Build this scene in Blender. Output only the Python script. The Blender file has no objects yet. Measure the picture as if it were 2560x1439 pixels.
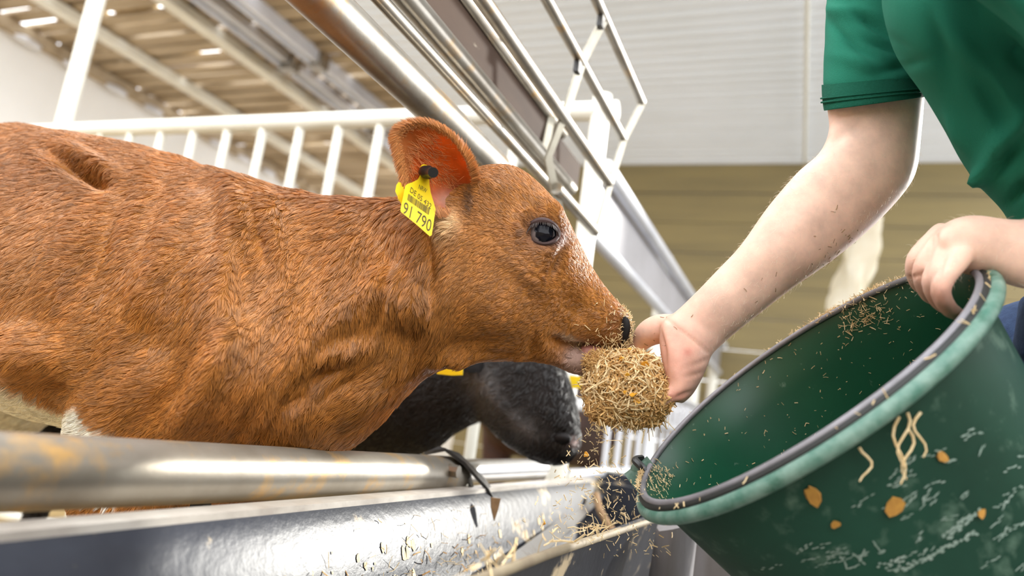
import bpy, bmesh, math, random
import numpy as np
from mathutils import Vector, Matrix
from mathutils.kdtree import KDTree
random.seed(7); rng = np.random.default_rng(7)
scene = bpy.context.scene; COL = scene.collection

# ------------------------------------------------------------------ camera, world, sun, exposure
F = 1800.; CX, CY = 1280., 719.5                       # focal length and centre in pixels of a 2560 x 1439 frame
_v = np.array([1375., 9818., -1800.]); Zc = _v/np.linalg.norm(_v)
_h = np.array([720., -430., -1800.]); Xc = _h-Zc*(_h@Zc); Xc /= np.linalg.norm(Xc)
Yc = np.cross(Zc, Xc); R = np.array([Xc, Yc, Zc]); CAM = np.array([0, 0, .75])
cam = bpy.data.objects.new('camera', bpy.data.cameras.new('camera')); COL.objects.link(cam); scene.camera = cam
cam.matrix_world = Matrix(np.vstack([np.hstack([R, CAM[:, None]]), [0, 0, 0, 1]]).tolist())
cam.data.sensor_width = 36; cam.data.lens = F*36/2560; cam.data.clip_start = .01
cam.data.dof.use_dof = True; cam.data.dof.focus_distance = .97; cam.data.dof.aperture_fstop = 2.3

W = bpy.data.worlds.new('sky'); scene.world = W; W.use_nodes = True
W.node_tree.nodes['Background'].inputs[0].default_value = (.97, .98, 1, 1)
W.node_tree.nodes['Background'].inputs[1].default_value = 2.75
sun = bpy.data.objects.new('sun', bpy.data.lights.new('sun', 'SUN')); COL.objects.link(sun)
sun.data.energy = 3.0; sun.data.angle = math.radians(3); sun.data.color = (1, .97, .9)
sun.rotation_euler = Vector((.80, -.49, .31)).to_track_quat('Z', 'Y').to_euler()
scene.view_settings.view_transform = 'Standard'; scene.view_settings.look = 'None'
scene.view_settings.gamma = 1; scene.view_settings.use_curve_mapping = False
scene.view_settings.exposure = .66

# ------------------------------------------------------------------ helpers
def ray(u, v): return R@np.array([(u-CX)/F, -(v-CY)/F, -1.])
def atd(u, v, d): return CAM+ray(u, v)*d
def onX(u, v, x): r = ray(u, v); return CAM+r*((x-CAM[0])/r[0])
def onY(u, v, y): r = ray(u, v); return CAM+r*((y-CAM[1])/r[1])
def onZ(u, v, z): r = ray(u, v); return CAM+r*((z-CAM[2])/r[2])
def pix(P):
    c = (np.asarray(P)-CAM)@R
    return np.stack([CX+F*c[..., 0]/-c[..., 2], CY-F*c[..., 1]/-c[..., 2], -c[..., 2]], -1)
def unit(a): a = np.asarray(a, float); return a/np.maximum(np.linalg.norm(a, axis=-1, keepdims=True), 1e-9)
def A(*a): return np.array(a, float)

class MB:
    def __init__(s): s.v = []; s.f = []; s.n = 0
    def add(s, v, f):
        v = np.asarray(v, float); s.v.append(v); s.f += [tuple(i+s.n for i in q) for q in f]; s.n += len(v); return s
    def box(s, c, sx, sy, sz, ax=None):
        ax = np.eye(3) if ax is None else np.asarray(ax)
        q = np.array([(x, y, z) for x in (-1, 1) for y in (-1, 1) for z in (-1, 1)])*A(sx, sy, sz)/2
        return s.add(A(*c)+q@ax, [(0, 1, 3, 2), (4, 6, 7, 5), (0, 4, 5, 1), (2, 3, 7, 6), (0, 2, 6, 4), (1, 5, 7, 3)])
    def rings(s, rs, close=True, cap=True, loop=False):
        m = len(rs[0]); k = len(rs); v = np.concatenate(rs); f = []
        for i in range(k if loop else k-1):
            a = i*m; b = ((i+1) % k)*m
            for j in range(m if close else m-1):
                jj = (j+1) % m; f.append((a+j, a+jj, b+jj, b+j))
        if cap and not loop:
            f.append(tuple(range(m-1, -1, -1))); f.append(tuple((k-1)*m+j for j in range(m)))
        return s.add(v, f)
    def tube(s, pts, r, n=14, loop=False, cap=True):
        pts = np.asarray(pts, float); r = np.broadcast_to(r, (len(pts),)); rs = []; k = len(pts)
        up = A(0, 0, 1)
        for i in range(k):
            if loop: t = pts[(i+1) % k]-pts[i-1]
            else: t = pts[min(i+1, k-1)]-pts[max(i-1, 0)]
            t = unit(t); u = up if abs(t@up) < .95 else A(1, 0, 0)
            if i == 0 or loop and i == 0: a = unit(np.cross(t, u))
            else: a = unit(a-t*(a@t))
            b = np.cross(t, a); th = np.arange(n)*2*np.pi/n
            rs.append(pts[i]+r[i]*(np.outer(np.cos(th), a)+np.outer(np.sin(th), b)))
        return s.rings(rs, loop=loop, cap=cap)
    def ball(s, c, r, n=16, m=9, ax=None):
        r = np.broadcast_to(r, (3,)); ax = np.eye(3) if ax is None else np.asarray(ax); rs = []
        for i in range(m):
            ph = np.pi*(i+.5)/m; th = np.arange(n)*2*np.pi/n
            q = np.stack([np.cos(th)*np.sin(ph), np.sin(th)*np.sin(ph), np.full(n, np.cos(ph))], 1)*r
            rs.append(A(*c)+q@ax)
        return s.rings(rs)
    def strip(s, pts, wid, thick, side):            # a flat bar along a polyline; side = width direction
        pts = np.asarray(pts, float); rs = []; side = unit(side)
        for i in range(len(pts)):
            t = unit(pts[min(i+1, len(pts)-1)]-pts[max(i-1, 0)]); sd = unit(side-t*(side@t)); nn = np.cross(t, sd)
            rs.append(np.array([pts[i]+sd*wid/2*a+nn*thick/2*b for a, b in ((-1, -1), (1, -1), (1, 1), (-1, 1))]))
        return s.rings(rs)
    def chain(s, pts, rad, n=12, sub=5):              # smooth tapering limb with round ends
        p, r = spline(pts, sub), spline(np.asarray(rad)[:, None], sub)[:, 0]
        s.tube(p, r, n); s.ball(p[0], r[0], n, 7); s.ball(p[-1], r[-1], n, 7); return s
    def get(s): return np.concatenate(s.v), s.f

def spline(P, sub):
    P = np.asarray(P, float); Q = np.vstack([2*P[0]-P[1], P, 2*P[-1]-P[-2]]); o = []
    for i in range(len(P)-1):
        a, b, c, d = Q[i:i+4]
        for t in np.arange(sub)/sub:
            o.append(.5*(2*b+(c-a)*t+(2*a-5*b+4*c-d)*t*t+(3*b-a-3*c+d)*t**3))
    o.append(P[-1]); return np.array(o)

def loft(mb, secs, n=36, sub=5):
    """secs: (top, bottom, lateral axis, half width, taper k)"""
    S = np.array([np.concatenate([s[0], s[1], s[2], [s[3], s[4] if len(s) > 4 else 0.]]) for s in secs])
    S = spline(S, sub); rs = []; th = np.arange(n)*2*np.pi/n
    for q in S:
        a, b, l, w, k = q[:3], q[3:6], unit(q[6:9]), max(q[9], .004), q[10]
        c = np.cos(th); sn = np.sin(th); e = .85
        sn = np.sign(sn)*np.abs(sn)**e
        rs.append((a+b)/2+np.outer(c, (a-b)/2)+np.outer(sn*w*(1-k*c), l))
    mb.rings(rs); return mb

def wloc(p):
    return np.array(p.matrix_world.translation) if p is None else np.array(p['_w'])
def mesh(name, mb, mat, parent=None, smooth=True, label=None, cat=None, group=None, kind=None, origin=None, data=None):
    if data is None:
        v, f = mb.get() if isinstance(mb, MB) else mb
        v = np.asarray(v, float)
        if parent is None and origin is None:
            lo, hi = v.min(0), v.max(0); origin = A((lo[0]+hi[0])/2, (lo[1]+hi[1])/2, lo[2])
        if origin is None: origin = np.array(WL[parent.name])
        me = bpy.data.meshes.new(name); me.from_pydata((v-origin).tolist(), [], [tuple(map(int, q)) for q in f] if not isinstance(f, np.ndarray) else f.tolist())
        me.materials.append(mat)
        me.polygons.foreach_set('use_smooth', [smooth]*len(me.polygons))
        if smooth is True and mb is not None and isinstance(mb, MB):
            me.set_sharp_from_angle(angle=math.radians(42))
    else:
        me = data
    o = bpy.data.objects.new(name, me); COL.objects.link(o)
    if origin is None: origin = A(0, 0, 0)
    if parent is not None:
        o.parent = parent; o.location = Vector(origin-WL[parent.name])
    else: o.location = Vector(origin)
    WL[o.name] = np.array(origin, float)
    tag(o, label, cat, group, kind); return o
WL = {}
def tag(o, label=None, cat=None, group=None, kind=None):
    for k, x in (('label', label), ('category', cat), ('group', group), ('kind', kind)):
        if x: o[k] = x
def thing(name, loc, label, cat, group=None, kind=None):
    o = bpy.data.objects.new(name, None); o.empty_display_size = .05; COL.objects.link(o); o.location = Vector(loc)
    WL[o.name] = A(*loc); tag(o, label, cat, group, kind); return o

def mat(name, c1, c2=None, scale=8., rough=.5, metal=0., bump=0., bscale=None, stain=None, sscale=6., slo=.55, shi=.65, stretch=(1, 1, 1), spec=.5, sss=0., attr=None, trans=0., detail=5):
    m = bpy.data.materials.new(name); m.use_nodes = True; T = m.node_tree; N = T.nodes; L = T.links; B = N['Principled BSDF']
    B.inputs['Roughness'].default_value = rough; B.inputs['Metallic'].default_value = metal
    B.inputs['Specular IOR Level'].default_value = spec
    co = N.new('ShaderNodeTexCoord'); mp = N.new('ShaderNodeMapping'); mp.inputs['Scale'].default_value = stretch
    L.new(co.outputs['Object'], mp.inputs[0])
    def noise(sc, det=detail, lo=.3, hi=.7):
        n = N.new('ShaderNodeTexNoise'); n.inputs['Scale'].default_value = sc; n.inputs['Detail'].default_value = det; n.inputs['Roughness'].default_value = .6
        L.new(mp.outputs[0], n.inputs['Vector']); r = N.new('ShaderNodeMapRange'); r.inputs[1].default_value = lo; r.inputs[2].default_value = hi
        L.new(n.outputs[0], r.inputs[0]); return r.outputs[0]
    def mix(f, a, b):
        x = N.new('ShaderNodeMix'); x.data_type = 'RGBA'; L.new(f, x.inputs[0])
        for q, i in ((a, 6), (b, 7)):
            if isinstance(q, tuple): x.inputs[i].default_value = (*q, 1)
            else: L.new(q, x.inputs[i])
        return x.outputs[2]
    if attr:
        at = N.new('ShaderNodeAttribute'); at.attribute_name = attr; col = at.outputs['Color']
        if c2 is not None:
            mu = N.new('ShaderNodeMix'); mu.data_type = 'RGBA'; mu.blend_type = 'MULTIPLY'; mu.inputs[0].default_value = 1
            L.new(col, mu.inputs[6]); L.new(mix(noise(scale), (c2[0],)*3, (1.2, 1.2, 1.2)), mu.inputs[7]); col = mu.outputs[2]
        L.new(col, B.inputs['Base Color'])
    else:
        col = c1
        if c2 is not None: col = mix(noise(scale), c1, c2)
        if stain is not None: col = mix(noise(sscale, 6, slo, shi), col, stain)
        if isinstance(col, tuple): B.inputs['Base Color'].default_value = (*col, 1)
        else: L.new(col, B.inputs['Base Color'])
    if bump:
        bp = N.new('ShaderNodeBump'); bp.inputs['Strength'].default_value = bump; bp.inputs['Distance'].default_value = .002
        L.new(noise(bscale or scale*4, 4, 0, 1), bp.inputs['Height']); L.new(bp.outputs[0], B.inputs['Normal'])
    if sss:
        B.inputs['Subsurface Weight'].default_value = sss; B.inputs['Subsurface Radius'].default_value = (1, .35, .2); B.inputs['Subsurface Scale'].default_value = .006
    if trans:
        tr = N.new('ShaderNodeBsdfTranslucent'); mx = N.new('ShaderNodeMixShader'); mx.inputs[0].default_value = trans
        if isinstance(col, tuple): tr.inputs[0].default_value = (*col, 1)
        else: L.new(col, tr.inputs[0])
        L.new(B.outputs[0], mx.inputs[1]); L.new(tr.outputs[0], mx.inputs[2]); L.new(mx.outputs[0], N['Material Output'].inputs[0])
    return m

def remesh(mb, voxel, smooth=4):
    v, f = mb.get(); me = bpy.data.meshes.new('tmp'); me.from_pydata(v.tolist(), [], f); o = bpy.data.objects.new('tmp', me); COL.objects.link(o)
    bm = bmesh.new(); bm.from_mesh(me); bmesh.ops.recalc_face_normals(bm, faces=bm.faces); bm.to_mesh(me); bm.free()
    md = o.modifiers.new('r', 'REMESH'); md.mode = 'VOXEL'; md.voxel_size = voxel
    dg = bpy.context.evaluated_depsgraph_get(); dg.update(); ev = o.evaluated_get(dg); m2 = ev.to_mesh()
    V = np.empty(len(m2.vertices)*3); m2.vertices.foreach_get('co', V); V = V.reshape(-1, 3)
    Q = np.empty(len(m2.loops), int); m2.loops.foreach_get('vertex_index', Q); Q = Q.reshape(-1, 4)
    ev.to_mesh_clear(); bpy.data.objects.remove(o); bpy.data.meshes.remove(me)
    return lap(V, Q, smooth), Q
def lap(V, Q, it, w=None):
    E = np.concatenate([Q[:, [0, 1]], Q[:, [1, 2]], Q[:, [2, 3]], Q[:, [3, 0]]]); n = len(V)
    cnt = np.maximum(np.bincount(E[:, 0], minlength=n)+np.bincount(E[:, 1], minlength=n), 1)[:, None]
    for i in range(it):
        S = np.stack([np.bincount(E[:, 0], V[E[:, 1], k], n)+np.bincount(E[:, 1], V[E[:, 0], k], n) for k in range(3)], 1)/cnt
        V = V+(S-V)*(.6 if i % 2 == 0 else .55)*(1 if w is None else w[:, None])
    return V
def vnorm(V, Q):
    fn = np.cross(V[Q[:, 2]]-V[Q[:, 0]], V[Q[:, 3]]-V[Q[:, 1]]); n = len(V)
    N = sum(np.stack([np.bincount(Q[:, j], fn[:, k], n) for k in range(3)], 1) for j in range(4)); return unit(N)
def brush(V, N, u, v, ru, rv, ang, amt, near=True):
    """push the surface in or out round a spot on the camera side of the animal"""
    p = pix(V); c, s = math.cos(math.radians(ang)), math.sin(math.radians(ang)); du, dv = p[:, 0]-u, p[:, 1]-v
    a = (du*c+dv*s)/ru; b = (-du*s+dv*c)/rv; w = np.exp(-(a*a+b*b))
    if near: w = w*np.clip(-(N*unit(V-CAM)).sum(1)*2.5, 0, 1)
    return V+N*(w*amt)[:, None]
_K = rng.normal(size=(24, 3)); _PH = rng.uniform(0, 6.28, 24)
def wob(P, freq, o=0):
    return sum(np.sin(P@(_K[(i+o) % 24]*freq)+_PH[i]) for i in range(6))/6
def vcol(me, name, C):
    a = me.attributes.new(name, 'FLOAT_COLOR', 'POINT'); a.data.foreach_set('color', np.hstack([C, np.ones((len(C), 1))]).ravel())

def bits(mb, P, D, Ln, Wd, flat=.5):
    """little chopped stalks: thin four-sided prisms at P along D"""
    D = unit(D); n = len(P); up = unit(rng.normal(size=(n, 3))); S = unit(np.cross(D, up)); T = np.cross(D, S)
    Ln = np.broadcast_to(Ln, (n,))[:, None]; Wd = np.broadcast_to(Wd, (n,))[:, None]
    bend = T*Ln*rng.uniform(-.12, .12, (n, 1))
    V = np.stack([P+D*Ln*e/2+S*Wd*a/2+T*Wd*flat*b/2+(bend if e == 0 else 0) for e in (-1, 0, 1) for a, b in ((-1, -1), (1, -1), (1, 1), (-1, 1))], 1)
    fs = [(3, 2, 1, 0), (8, 9, 10, 11)]+[(o+j, o+(j+1) % 4, o+4+(j+1) % 4, o+4+j) for o in (0, 4) for j in range(4)]
    return mb.add(V.reshape(-1, 3), [tuple(12*i+q for q in f) for i in range(n) for f in fs])

def hair(name, P, N, D, L, C, mt, parent, r0=.00045, lift=.35, label=None, clump=0):
    """strands on a body: roots P, normals N, combed along D, length L, colour C"""
    n = len(P); K = 4; cu = bpy.data.hair_curves.new(name); cu.add_curves([K]*n)
    pts = np.empty((n, K, 3)); L = L[:, None]; o = WL[parent.name]
    D = unit(D-N*(D*N).sum(1, keepdims=True)); tip = 0
    if clump:
        g = rng.choice(n, max(n//clump, 1), replace=False); kd = KDTree(len(g))
        for j, q in enumerate(P[g]): kd.insert(q, j)
        kd.balance(); near = g[np.array([kd.find(q)[1] for q in P])]
        gt = P[near]+D[near]*L[near]+N[near]*L[near]*lift*.55
        tip = (gt-(P+D*L+N*L*lift*.55))*.62
        C = C*(.84+.30*rng.uniform(size=(n, 1))[near])
    for i, t in enumerate((0, .33, .67, 1)):
        pts[:, i] = P+D*L*t+N*L*(lift*t*(1-.45*t))-o+tip*t*t
    cu.attributes['position'].data.foreach_set('vector', pts.astype(np.float32).ravel())
    ra = cu.attributes.get('radius') or cu.attributes.new('radius', 'FLOAT', 'POINT')
    ra.data.foreach_set('value', np.tile(np.array([1, .9, .65, .15])*r0, n).astype(np.float32))
    ca = cu.attributes.new('tint', 'FLOAT_COLOR', 'CURVE'); ca.data.foreach_set('color', np.hstack([C, np.ones((n, 1))]).astype(np.float32).ravel())
    cu.materials.append(mt); ob = bpy.data.objects.new(name, cu); COL.objects.link(ob); ob.parent = parent
    WL[ob.name] = o; tag(ob, label, kind='stuff'); return ob
def sample(V, Q, n, w=None):
    T = np.concatenate([Q[:, [0, 1, 2]], Q[:, [0, 2, 3]]]); a = V[T[:, 0]]; b = V[T[:, 1]]; c = V[T[:, 2]]
    ar = np.linalg.norm(np.cross(b-a, c-a), axis=1)
    if w is not None: ar = ar*w[T].mean(1)
    i = np.searchsorted(np.cumsum(ar), rng.uniform(0, ar.sum(), n)); i = np.minimum(i, len(T)-1)
    r1, r2 = np.sqrt(rng.uniform(size=(n, 1))), rng.uniform(size=(n, 1)); W_ = (1-r1, r1*(1-r2), r1*r2)
    return T[i], W_, a[i]*W_[0]+b[i]*W_[1]+c[i]*W_[2]
def lerp_attr(T, W_, At): return sum(At[T[:, j]]*W_[j] for j in range(3))

# ------------------------------------------------------------------ materials
M = {}
M['plaster'] = mat('white_plaster', (.90, .90, .90), (.82, .82, .81), 1.2, .9, bump=.2)
M['far_plank'] = mat('olive_tan_planks', (.29, .225, .095), (.20, .158, .075), 2.5, .7, stretch=(1, .25, 3), bump=.2)
M['slat'] = mat('weathered_ceiling_lath', (.56, .46, .33), (.34, .26, .17), 2.2, .85, stretch=(4, .6, 4), bump=.3)
M['corr'] = mat('white_corrugated_sheet', (.66, .67, .68), (.60, .61, .61), .8, .45, trans=.10)  # translucency added so the sky above brightens the sheet
M['concrete'] = mat('concrete_floor', (.20, .19, .17), (.13, .12, .11), 3, .9, bump=.4)
M['bedding'] = mat('straw_bedding', (.55, .40, .18), (.35, .24, .10), 14, .95, bump=1)
M['galv'] = mat('galvanised_steel', (.40, .38, .34), (.24, .21, .17), 9, .34, .9, .15, stain=(.40, .26, .12), sscale=14, slo=.56, shi=.72)
M['galv_dirty'] = mat('dirty_galvanised_rail', (.36, .335, .29), (.20, .17, .13), 5, .42, .7, .3, stain=(.50, .31, .12), sscale=16, slo=.52, shi=.70)
M['galv_clean'] = mat('bright_steel_sleeve', (.80, .81, .84), (.66, .66, .68), 7, .28, .9, .1, stain=(.25, .16, .09), sscale=11, slo=.62, shi=.7)
M['silver'] = mat('bright_silver_rail', (.80, .82, .88), (.62, .64, .70), 3, .4, .5)
M['white_paint'] = mat('cream_white_paint', (.84, .83, .76), (.74, .72, .63), 4, .45, 0, .1)
M['strap'] = mat('pale_flat_steel', (.46, .44, .37), (.32, .29, .23), 12, .45, .5)
M['board'] = mat('dirty_brown_board', (.10, .062, .042), (.045, .026, .018), 4, .7, 0, .3, stain=(.3, .26, .2), sscale=30, slo=.66, shi=.72, stretch=(.4, 1, 1), spec=.12)
M['board_pale'] = mat('pale_grey_board', (.40, .39, .41), (.30, .29, .30), 4, .5, .3)
M['trough'] = mat('dark_plastic_trough', (.020, .022, .028), (.038, .042, .055), 6, .34, 0, .3, bscale=60, stain=(.52, .42, .28), sscale=9, slo=.60, shi=.66, spec=.16)
M['rim_tan'] = mat('tan_dusty_rim', (.40, .33, .22), (.24, .19, .13), 14, .7, 0, .3)
M['rim_dust'] = mat('dusty_trough_rim', (.62, .58, .52), (.35, .31, .27), 12, .5, .2, .3)
M['black_strap'] = mat('black_steel_strap', (.03, .03, .032), (.10, .095, .09), 22, .35, .4, .3)
M['old_wood'] = mat('grey_weathered_wood', (.25, .24, .26), (.10, .085, .07), 9, .8, 0, .8, stretch=(1, 1, .15))
M['green'] = mat('green_bucket_plastic', (.004, .062, .030), (.007, .085, .042), 7, .38, 0, .1, stain=(.20, .30, .23), sscale=38, slo=.66, shi=.80)
M['green_out'] = mat('scuffed_green_plastic', (.004, .030, .018), (.011, .070, .043), 3, .55, 0, .3, stain=(.12, .20, .15), sscale=26, slo=.55, shi=.80, spec=.3)
M['green_rim'] = mat('dusty_green_rim', (.045, .15, .11), (.19, .30, .25), 45, .5, 0, .3, stain=(.02, .10, .06), sscale=24, slo=.58, shi=.68)
M['rim_wire'] = mat('grey_rim_ring', (.30, .29, .32), (.17, .165, .18), 20, .5, .3)
M['groove'] = mat('black_groove', (.012, .014, .013), None, rough=.6)
M['scuff'] = mat('pale_scuff', (.30, .38, .34), (.14, .22, .18), 60, .7)
M['skin'] = mat('skin', None, (.88,), 30, .48, bump=.12, bscale=500, sss=.25, attr='tint', spec=.35)
M['armhair'] = mat('fine_hair', (.75, .62, .45), rough=.4)
M['polo'] = mat('green_polo_knit', (.014, .165, .105), (.022, .20, .13), 3, .9, 0, .6, bscale=900, spec=.2)
M['cuff'] = mat('green_ribbed_cuff', (.008, .10, .062), (.012, .12, .075), 300, .9, 0, .7, bscale=700, spec=.2)
M['denim'] = mat('blue_denim', (.035, .065, .16), (.06, .11, .24), 90, .9, 0, .5, bscale=600)
M['rubber'] = mat('dark_rubber_boot', (.02, .025, .02), None, rough=.5)
M['dark_hair'] = mat('brown_hair', (.08, .05, .03), None, rough=.6)
M['coat'] = mat('calf_skin', None, (.75,), 60, .75, bump=.5, bscale=240, attr='tint', spec=.2)
M['fur'] = mat('calf_fur', None, None, rough=.36, attr='tint', spec=.6)
M['ear_in'] = mat('thin_ear_skin', None, (.85,), 50, .6, sss=.2, attr='tint', trans=.35, spec=.25)
M['eye'] = mat('dark_eyeball', None, None, rough=.05, attr='tint', spec=.18)
M['lid'] = mat('grey_violet_eyelid', (.085, .05, .048), (.05, .028, .026), 60, .6, bump=.3, spec=.25)
M['nostril'] = mat('wet_black_nostril', (.010, .008, .008), None, rough=.55, spec=.2)
M['yellow'] = mat('yellow_tag_plastic', (.90, .66, .01), (.86, .60, .01), 20, .4, sss=.1)
M['ink'] = mat('dark_tag_ink', (.07, .055, .015), None, rough=.6)
M['stud'] = mat('black_stud', (.012, .012, .013), None, rough=.3)
M['straw'] = mat('chopped_straw', (.72, .45, .18), (.46, .25, .08), 120, .65, sss=.1)
M['straw_pale'] = mat('pale_straw', (.84, .68, .42), (.64, .44, .20), 120, .65)
M['corn_dull'] = mat('dull_corn_flake', (.50, .26, .045), (.36, .17, .03), 120, .7)
M['corn'] = mat('orange_corn_flake', (.85, .42, .03), (.70, .30, .02), 120, .5, sss=.15)
M['husk'] = mat('dry_husk', (.36, .22, .11), (.22, .13, .06), 60, .8)
M['plastic_film'] = mat('pale_plastic_film', (.85, .80, .66), (.75, .66, .48), 8, .18, spec=.8, trans=.4)
M['brown_coat'] = mat('dark_brown_coat', (.065, .022, .012), (.03, .012, .008), 20, .7)
M['cream_coat'] = mat('cream_coat', (.72, .60, .40), (.58, .46, .28), 12, .8)

# ------------------------------------------------------------------ the barn shell
def plane(name, a, b, c, d, m, **k): return mesh(name, MB().add([a, b, c, d], [(0, 1, 2, 3)]), m, smooth=False, **k)
mesh('floor', MB().box((3, .5, -.05), 13, 12, .1), M['concrete'], smooth=False, kind='structure', label='grey concrete barn floor')
mesh('trim_1', MB().box((4.2, 2.95, .02), 9.4, 4.6, .05), M['bedding'], smooth=False, kind='structure', label='straw bedding over the pen floor')
mesh('wall_left', MB().box((3.5, 5.33, 1.5), 13, .16, 3), M['plaster'], kind='structure', smooth=False, label='white plastered wall behind the pens')
mesh('light_block_rear', MB().box((-2.6, 1.0, .95), .16, 8.4, 1.9), M['far_plank'], kind='structure', smooth=False)  # added unseen wall behind the camera, cuts low frontal light
mesh('light_block_right', MB().box((.4, -3.2, .95), 6.0, .16, 1.9), M['far_plank'], kind='structure', smooth=False)  # unseen wall added to block low light from the right
mesh('wall_back', MB().box((9.1, 3.6, 1.5), .16, 3.3, 3), M['plaster'], kind='structure', smooth=False)
wf = thing('wall_far', (5.7, .3, 0), 'olive tan plank wall at the far end of the alley', None, kind='structure')
pm = None
for i in range(12):
    z = .0+i*.25
    o = mesh('plank', MB().box((5.7, .60, z+.125), .04+.012*(i % 2), 4.3, .242), M['far_plank'], wf, smooth=False)
cs = thing('ceiling', (4, 3.9, 2.95), 'slatted timber loft ceiling over the pens', None, kind='structure')
k = 0; x = 2.3
while x < 9:
    wd = .085+.03*rng.uniform()
    mesh('plank', MB().box((x, 3.98, 2.99+.012*rng.uniform()), wd, 2.52, .025), M['slat'], cs, smooth=False); x += wd+.03+.025*rng.uniform(); k += 1
# straw bales and boards lie on the slats and close most of the gaps
mb = MB()
for i in range(420):
    mb.box((rng.uniform(2.3, 9), rng.uniform(2.8, 5.2), 3.035+.02*rng.uniform()), rng.uniform(.1, .4), rng.uniform(.1, .45), .02)
mesh('loft_straw', mb, M['bedding'], smooth=False, label='loose straw lying above the slatted loft ceiling', cat='straw', kind='stuff')
# corrugated ceiling: ribs run across the alley
xs = np.arange(2.1, 6.2, .0125); zz = 3.0+.055*np.clip(np.cos(xs*2*np.pi/.095)-.25, 0, .6)
rs = [np.stack([xs, np.full_like(xs, y), zz], 1) for y in (2.72, .1, -1.0, -1.55)]
mb = MB(); mb.rings(rs, close=False, cap=False); mesh('ceiling_sheet', mb, M['corr'], kind='structure', label='white corrugated sheet ceiling over the alley')
mesh('conduit', MB().tube([(1, .1, 2.97), (5.6, .1, 2.97)], .012), M['white_paint'], label='thin white conduit running along the corrugated ceiling', cat='conduit')
# rails under the slatted ceiling
for y, wd, h, m, lab in ((3.15, .05, .09, 'silver', 'bright silver rail under the slatted ceiling, nearest the alley'), (3.40, .07, .06, 'silver', 'bright silver rail under the slatted ceiling, second from the alley'),
                     (3.70, .10, .06, 'white_paint', 'wide cream batten under the slatted ceiling between silver rail and wall'), (4.60, .09, .06, 'white_paint', 'cream batten under the slatted ceiling nearest the white wall')):
    t = thing('ceiling_rail', (3.5, y, 2.93), lab, 'rail', 'rails under the slatted ceiling')
    mesh('rail', MB().box((3.5, y, 2.945), 10, wd, h), M[m], t, smooth=False)
    if m == 'silver':
        mesh('flange', MB().box((3.5, y+.035, 2.905), 10, .012, .05), M[m], t, smooth=False)
        for q in (3.6, 4.7): mesh('joint_clamp', MB().box((q, y, 2.93), .09, wd+.05, .12), M['galv'], t, smooth=False)
t = thing('wall_beam', (3.5, 5.2, 2.86), 'grey service beam with pale insulators along the top of the white wall', 'beam')
mesh('beam', MB().box((3.5, 5.21, 2.93), 10, .08, .08), M['slat'], t, smooth=False)
for i in range(14): mesh('insulator', MB().ball((2.6+i*.36, 5.14, 2.86), (.10, .035, .03), 10, 6), M['silver'], t)

# ------------------------------------------------------------------ pen front: feed fence, raised gate, side railing
YF = .6
fence = thing('feed_fence', (.6, YF, 0), 'galvanised feed fence of heavy tubes over the dark trough', 'fence')
def xt(name, y, z, r, x0, x1, m, par): return mesh(name, MB().tube([(x0, y, z), (x1, y, z)], r, 24), M[m], par)
xt('top_rail', YF, 1.24, .031, -.6, 1.25, 'galv', fence)
xt('flat_tube', YF, 1.317, .011, -.6, 1.72, 'galv', fence)
xt('tube', YF-.004, 1.357, .020, -.6, 1.70, 'galv', fence)
mesh('board', MB().box((.58, YF+.005, 1.412), 2.36, .022, .07), M['board'], fence, smooth=False)
xt('tube', YF, 1.468, .016, -.6, 1.60, 'galv', fence)
mesh('bottom_rail', MB().tube([(-.6, YF, .671), (1.27, YF, .636)], .0325, 24), M['galv_dirty'], fence)
xt('sleeve', YF, .640, .0245, 1.2, 1.76, 'galv_clean', fence)
mesh('bolt', MB().tube([(1.19, YF-.045, .648), (1.19, YF+.03, .648)], .011, 8), M['galv'], fence)
for xx in (-.55,): mesh('post', MB().tube([(xx, YF+.02, 0), (xx, YF+.02, 1.55)], .035, 16), M['galv'], fence)
mesh('bracket', MB().strip([(1.20, .585, 1.222), (1.30, .575, 1.222), (1.36, .56, 1.21), (1.385, .54, 1.195), (1.36, .53, 1.18)], .035, .006, (0, 1, .2)), M['galv'], fence)
# tilted gate panel with flat end straps, hung in front of the fence
gate = thing('swing_gate', (.6, .5, 1.2), 'raised swing gate of thin galvanised rods with flat end straps', 'gate')
rods = [(.444, 1.62), (.483, 1.518), (.507, 1.393), (.528, 1.259)]
for i, (y, z) in enumerate(rods):
    xt('rod', y, z, .0115 if i < 2 else .0135, -.6 if i < 3 else 1.42, 1.75, 'galv', gate)
def strap(x, ids, dx=0):
    p = [(x+dx*i, rods[k][0]-.004, rods[k][1]) for i, k in enumerate(ids)]
    mesh('strap', MB().strip(p, .022, .006, (1, -.3, 0)), M['strap'], gate)
strap(1.75, (0, 1, 2, 3)); strap(1.345, (0, 1, 2)); 
mesh('strap', MB().strip([(1.35, .507, 1.393), (1.35, .53, 1.30), (1.52, .54, 1.21), (1.6, .545, 1.17)], .02, .006, (1, -.3, 0)), M['strap'], gate)
mesh('strap', MB().strip([(1.49, .59, 1.47), (1.46, .585, 1.36)], .024, .006, (1, -.3, 0)), M['strap'], gate)
mesh('pin', MB().tube([(1.60, .55, 1.19), (1.72, .55, 1.17)], .014), M['galv'], gate)
for x, k in ((1.33, 0), (1.33, 1)): mesh('clip', MB().box((x, rods[k][0], rods[k][1]-.02), .02, .012, .03), M['black_strap'], gate, smooth=False)
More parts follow.
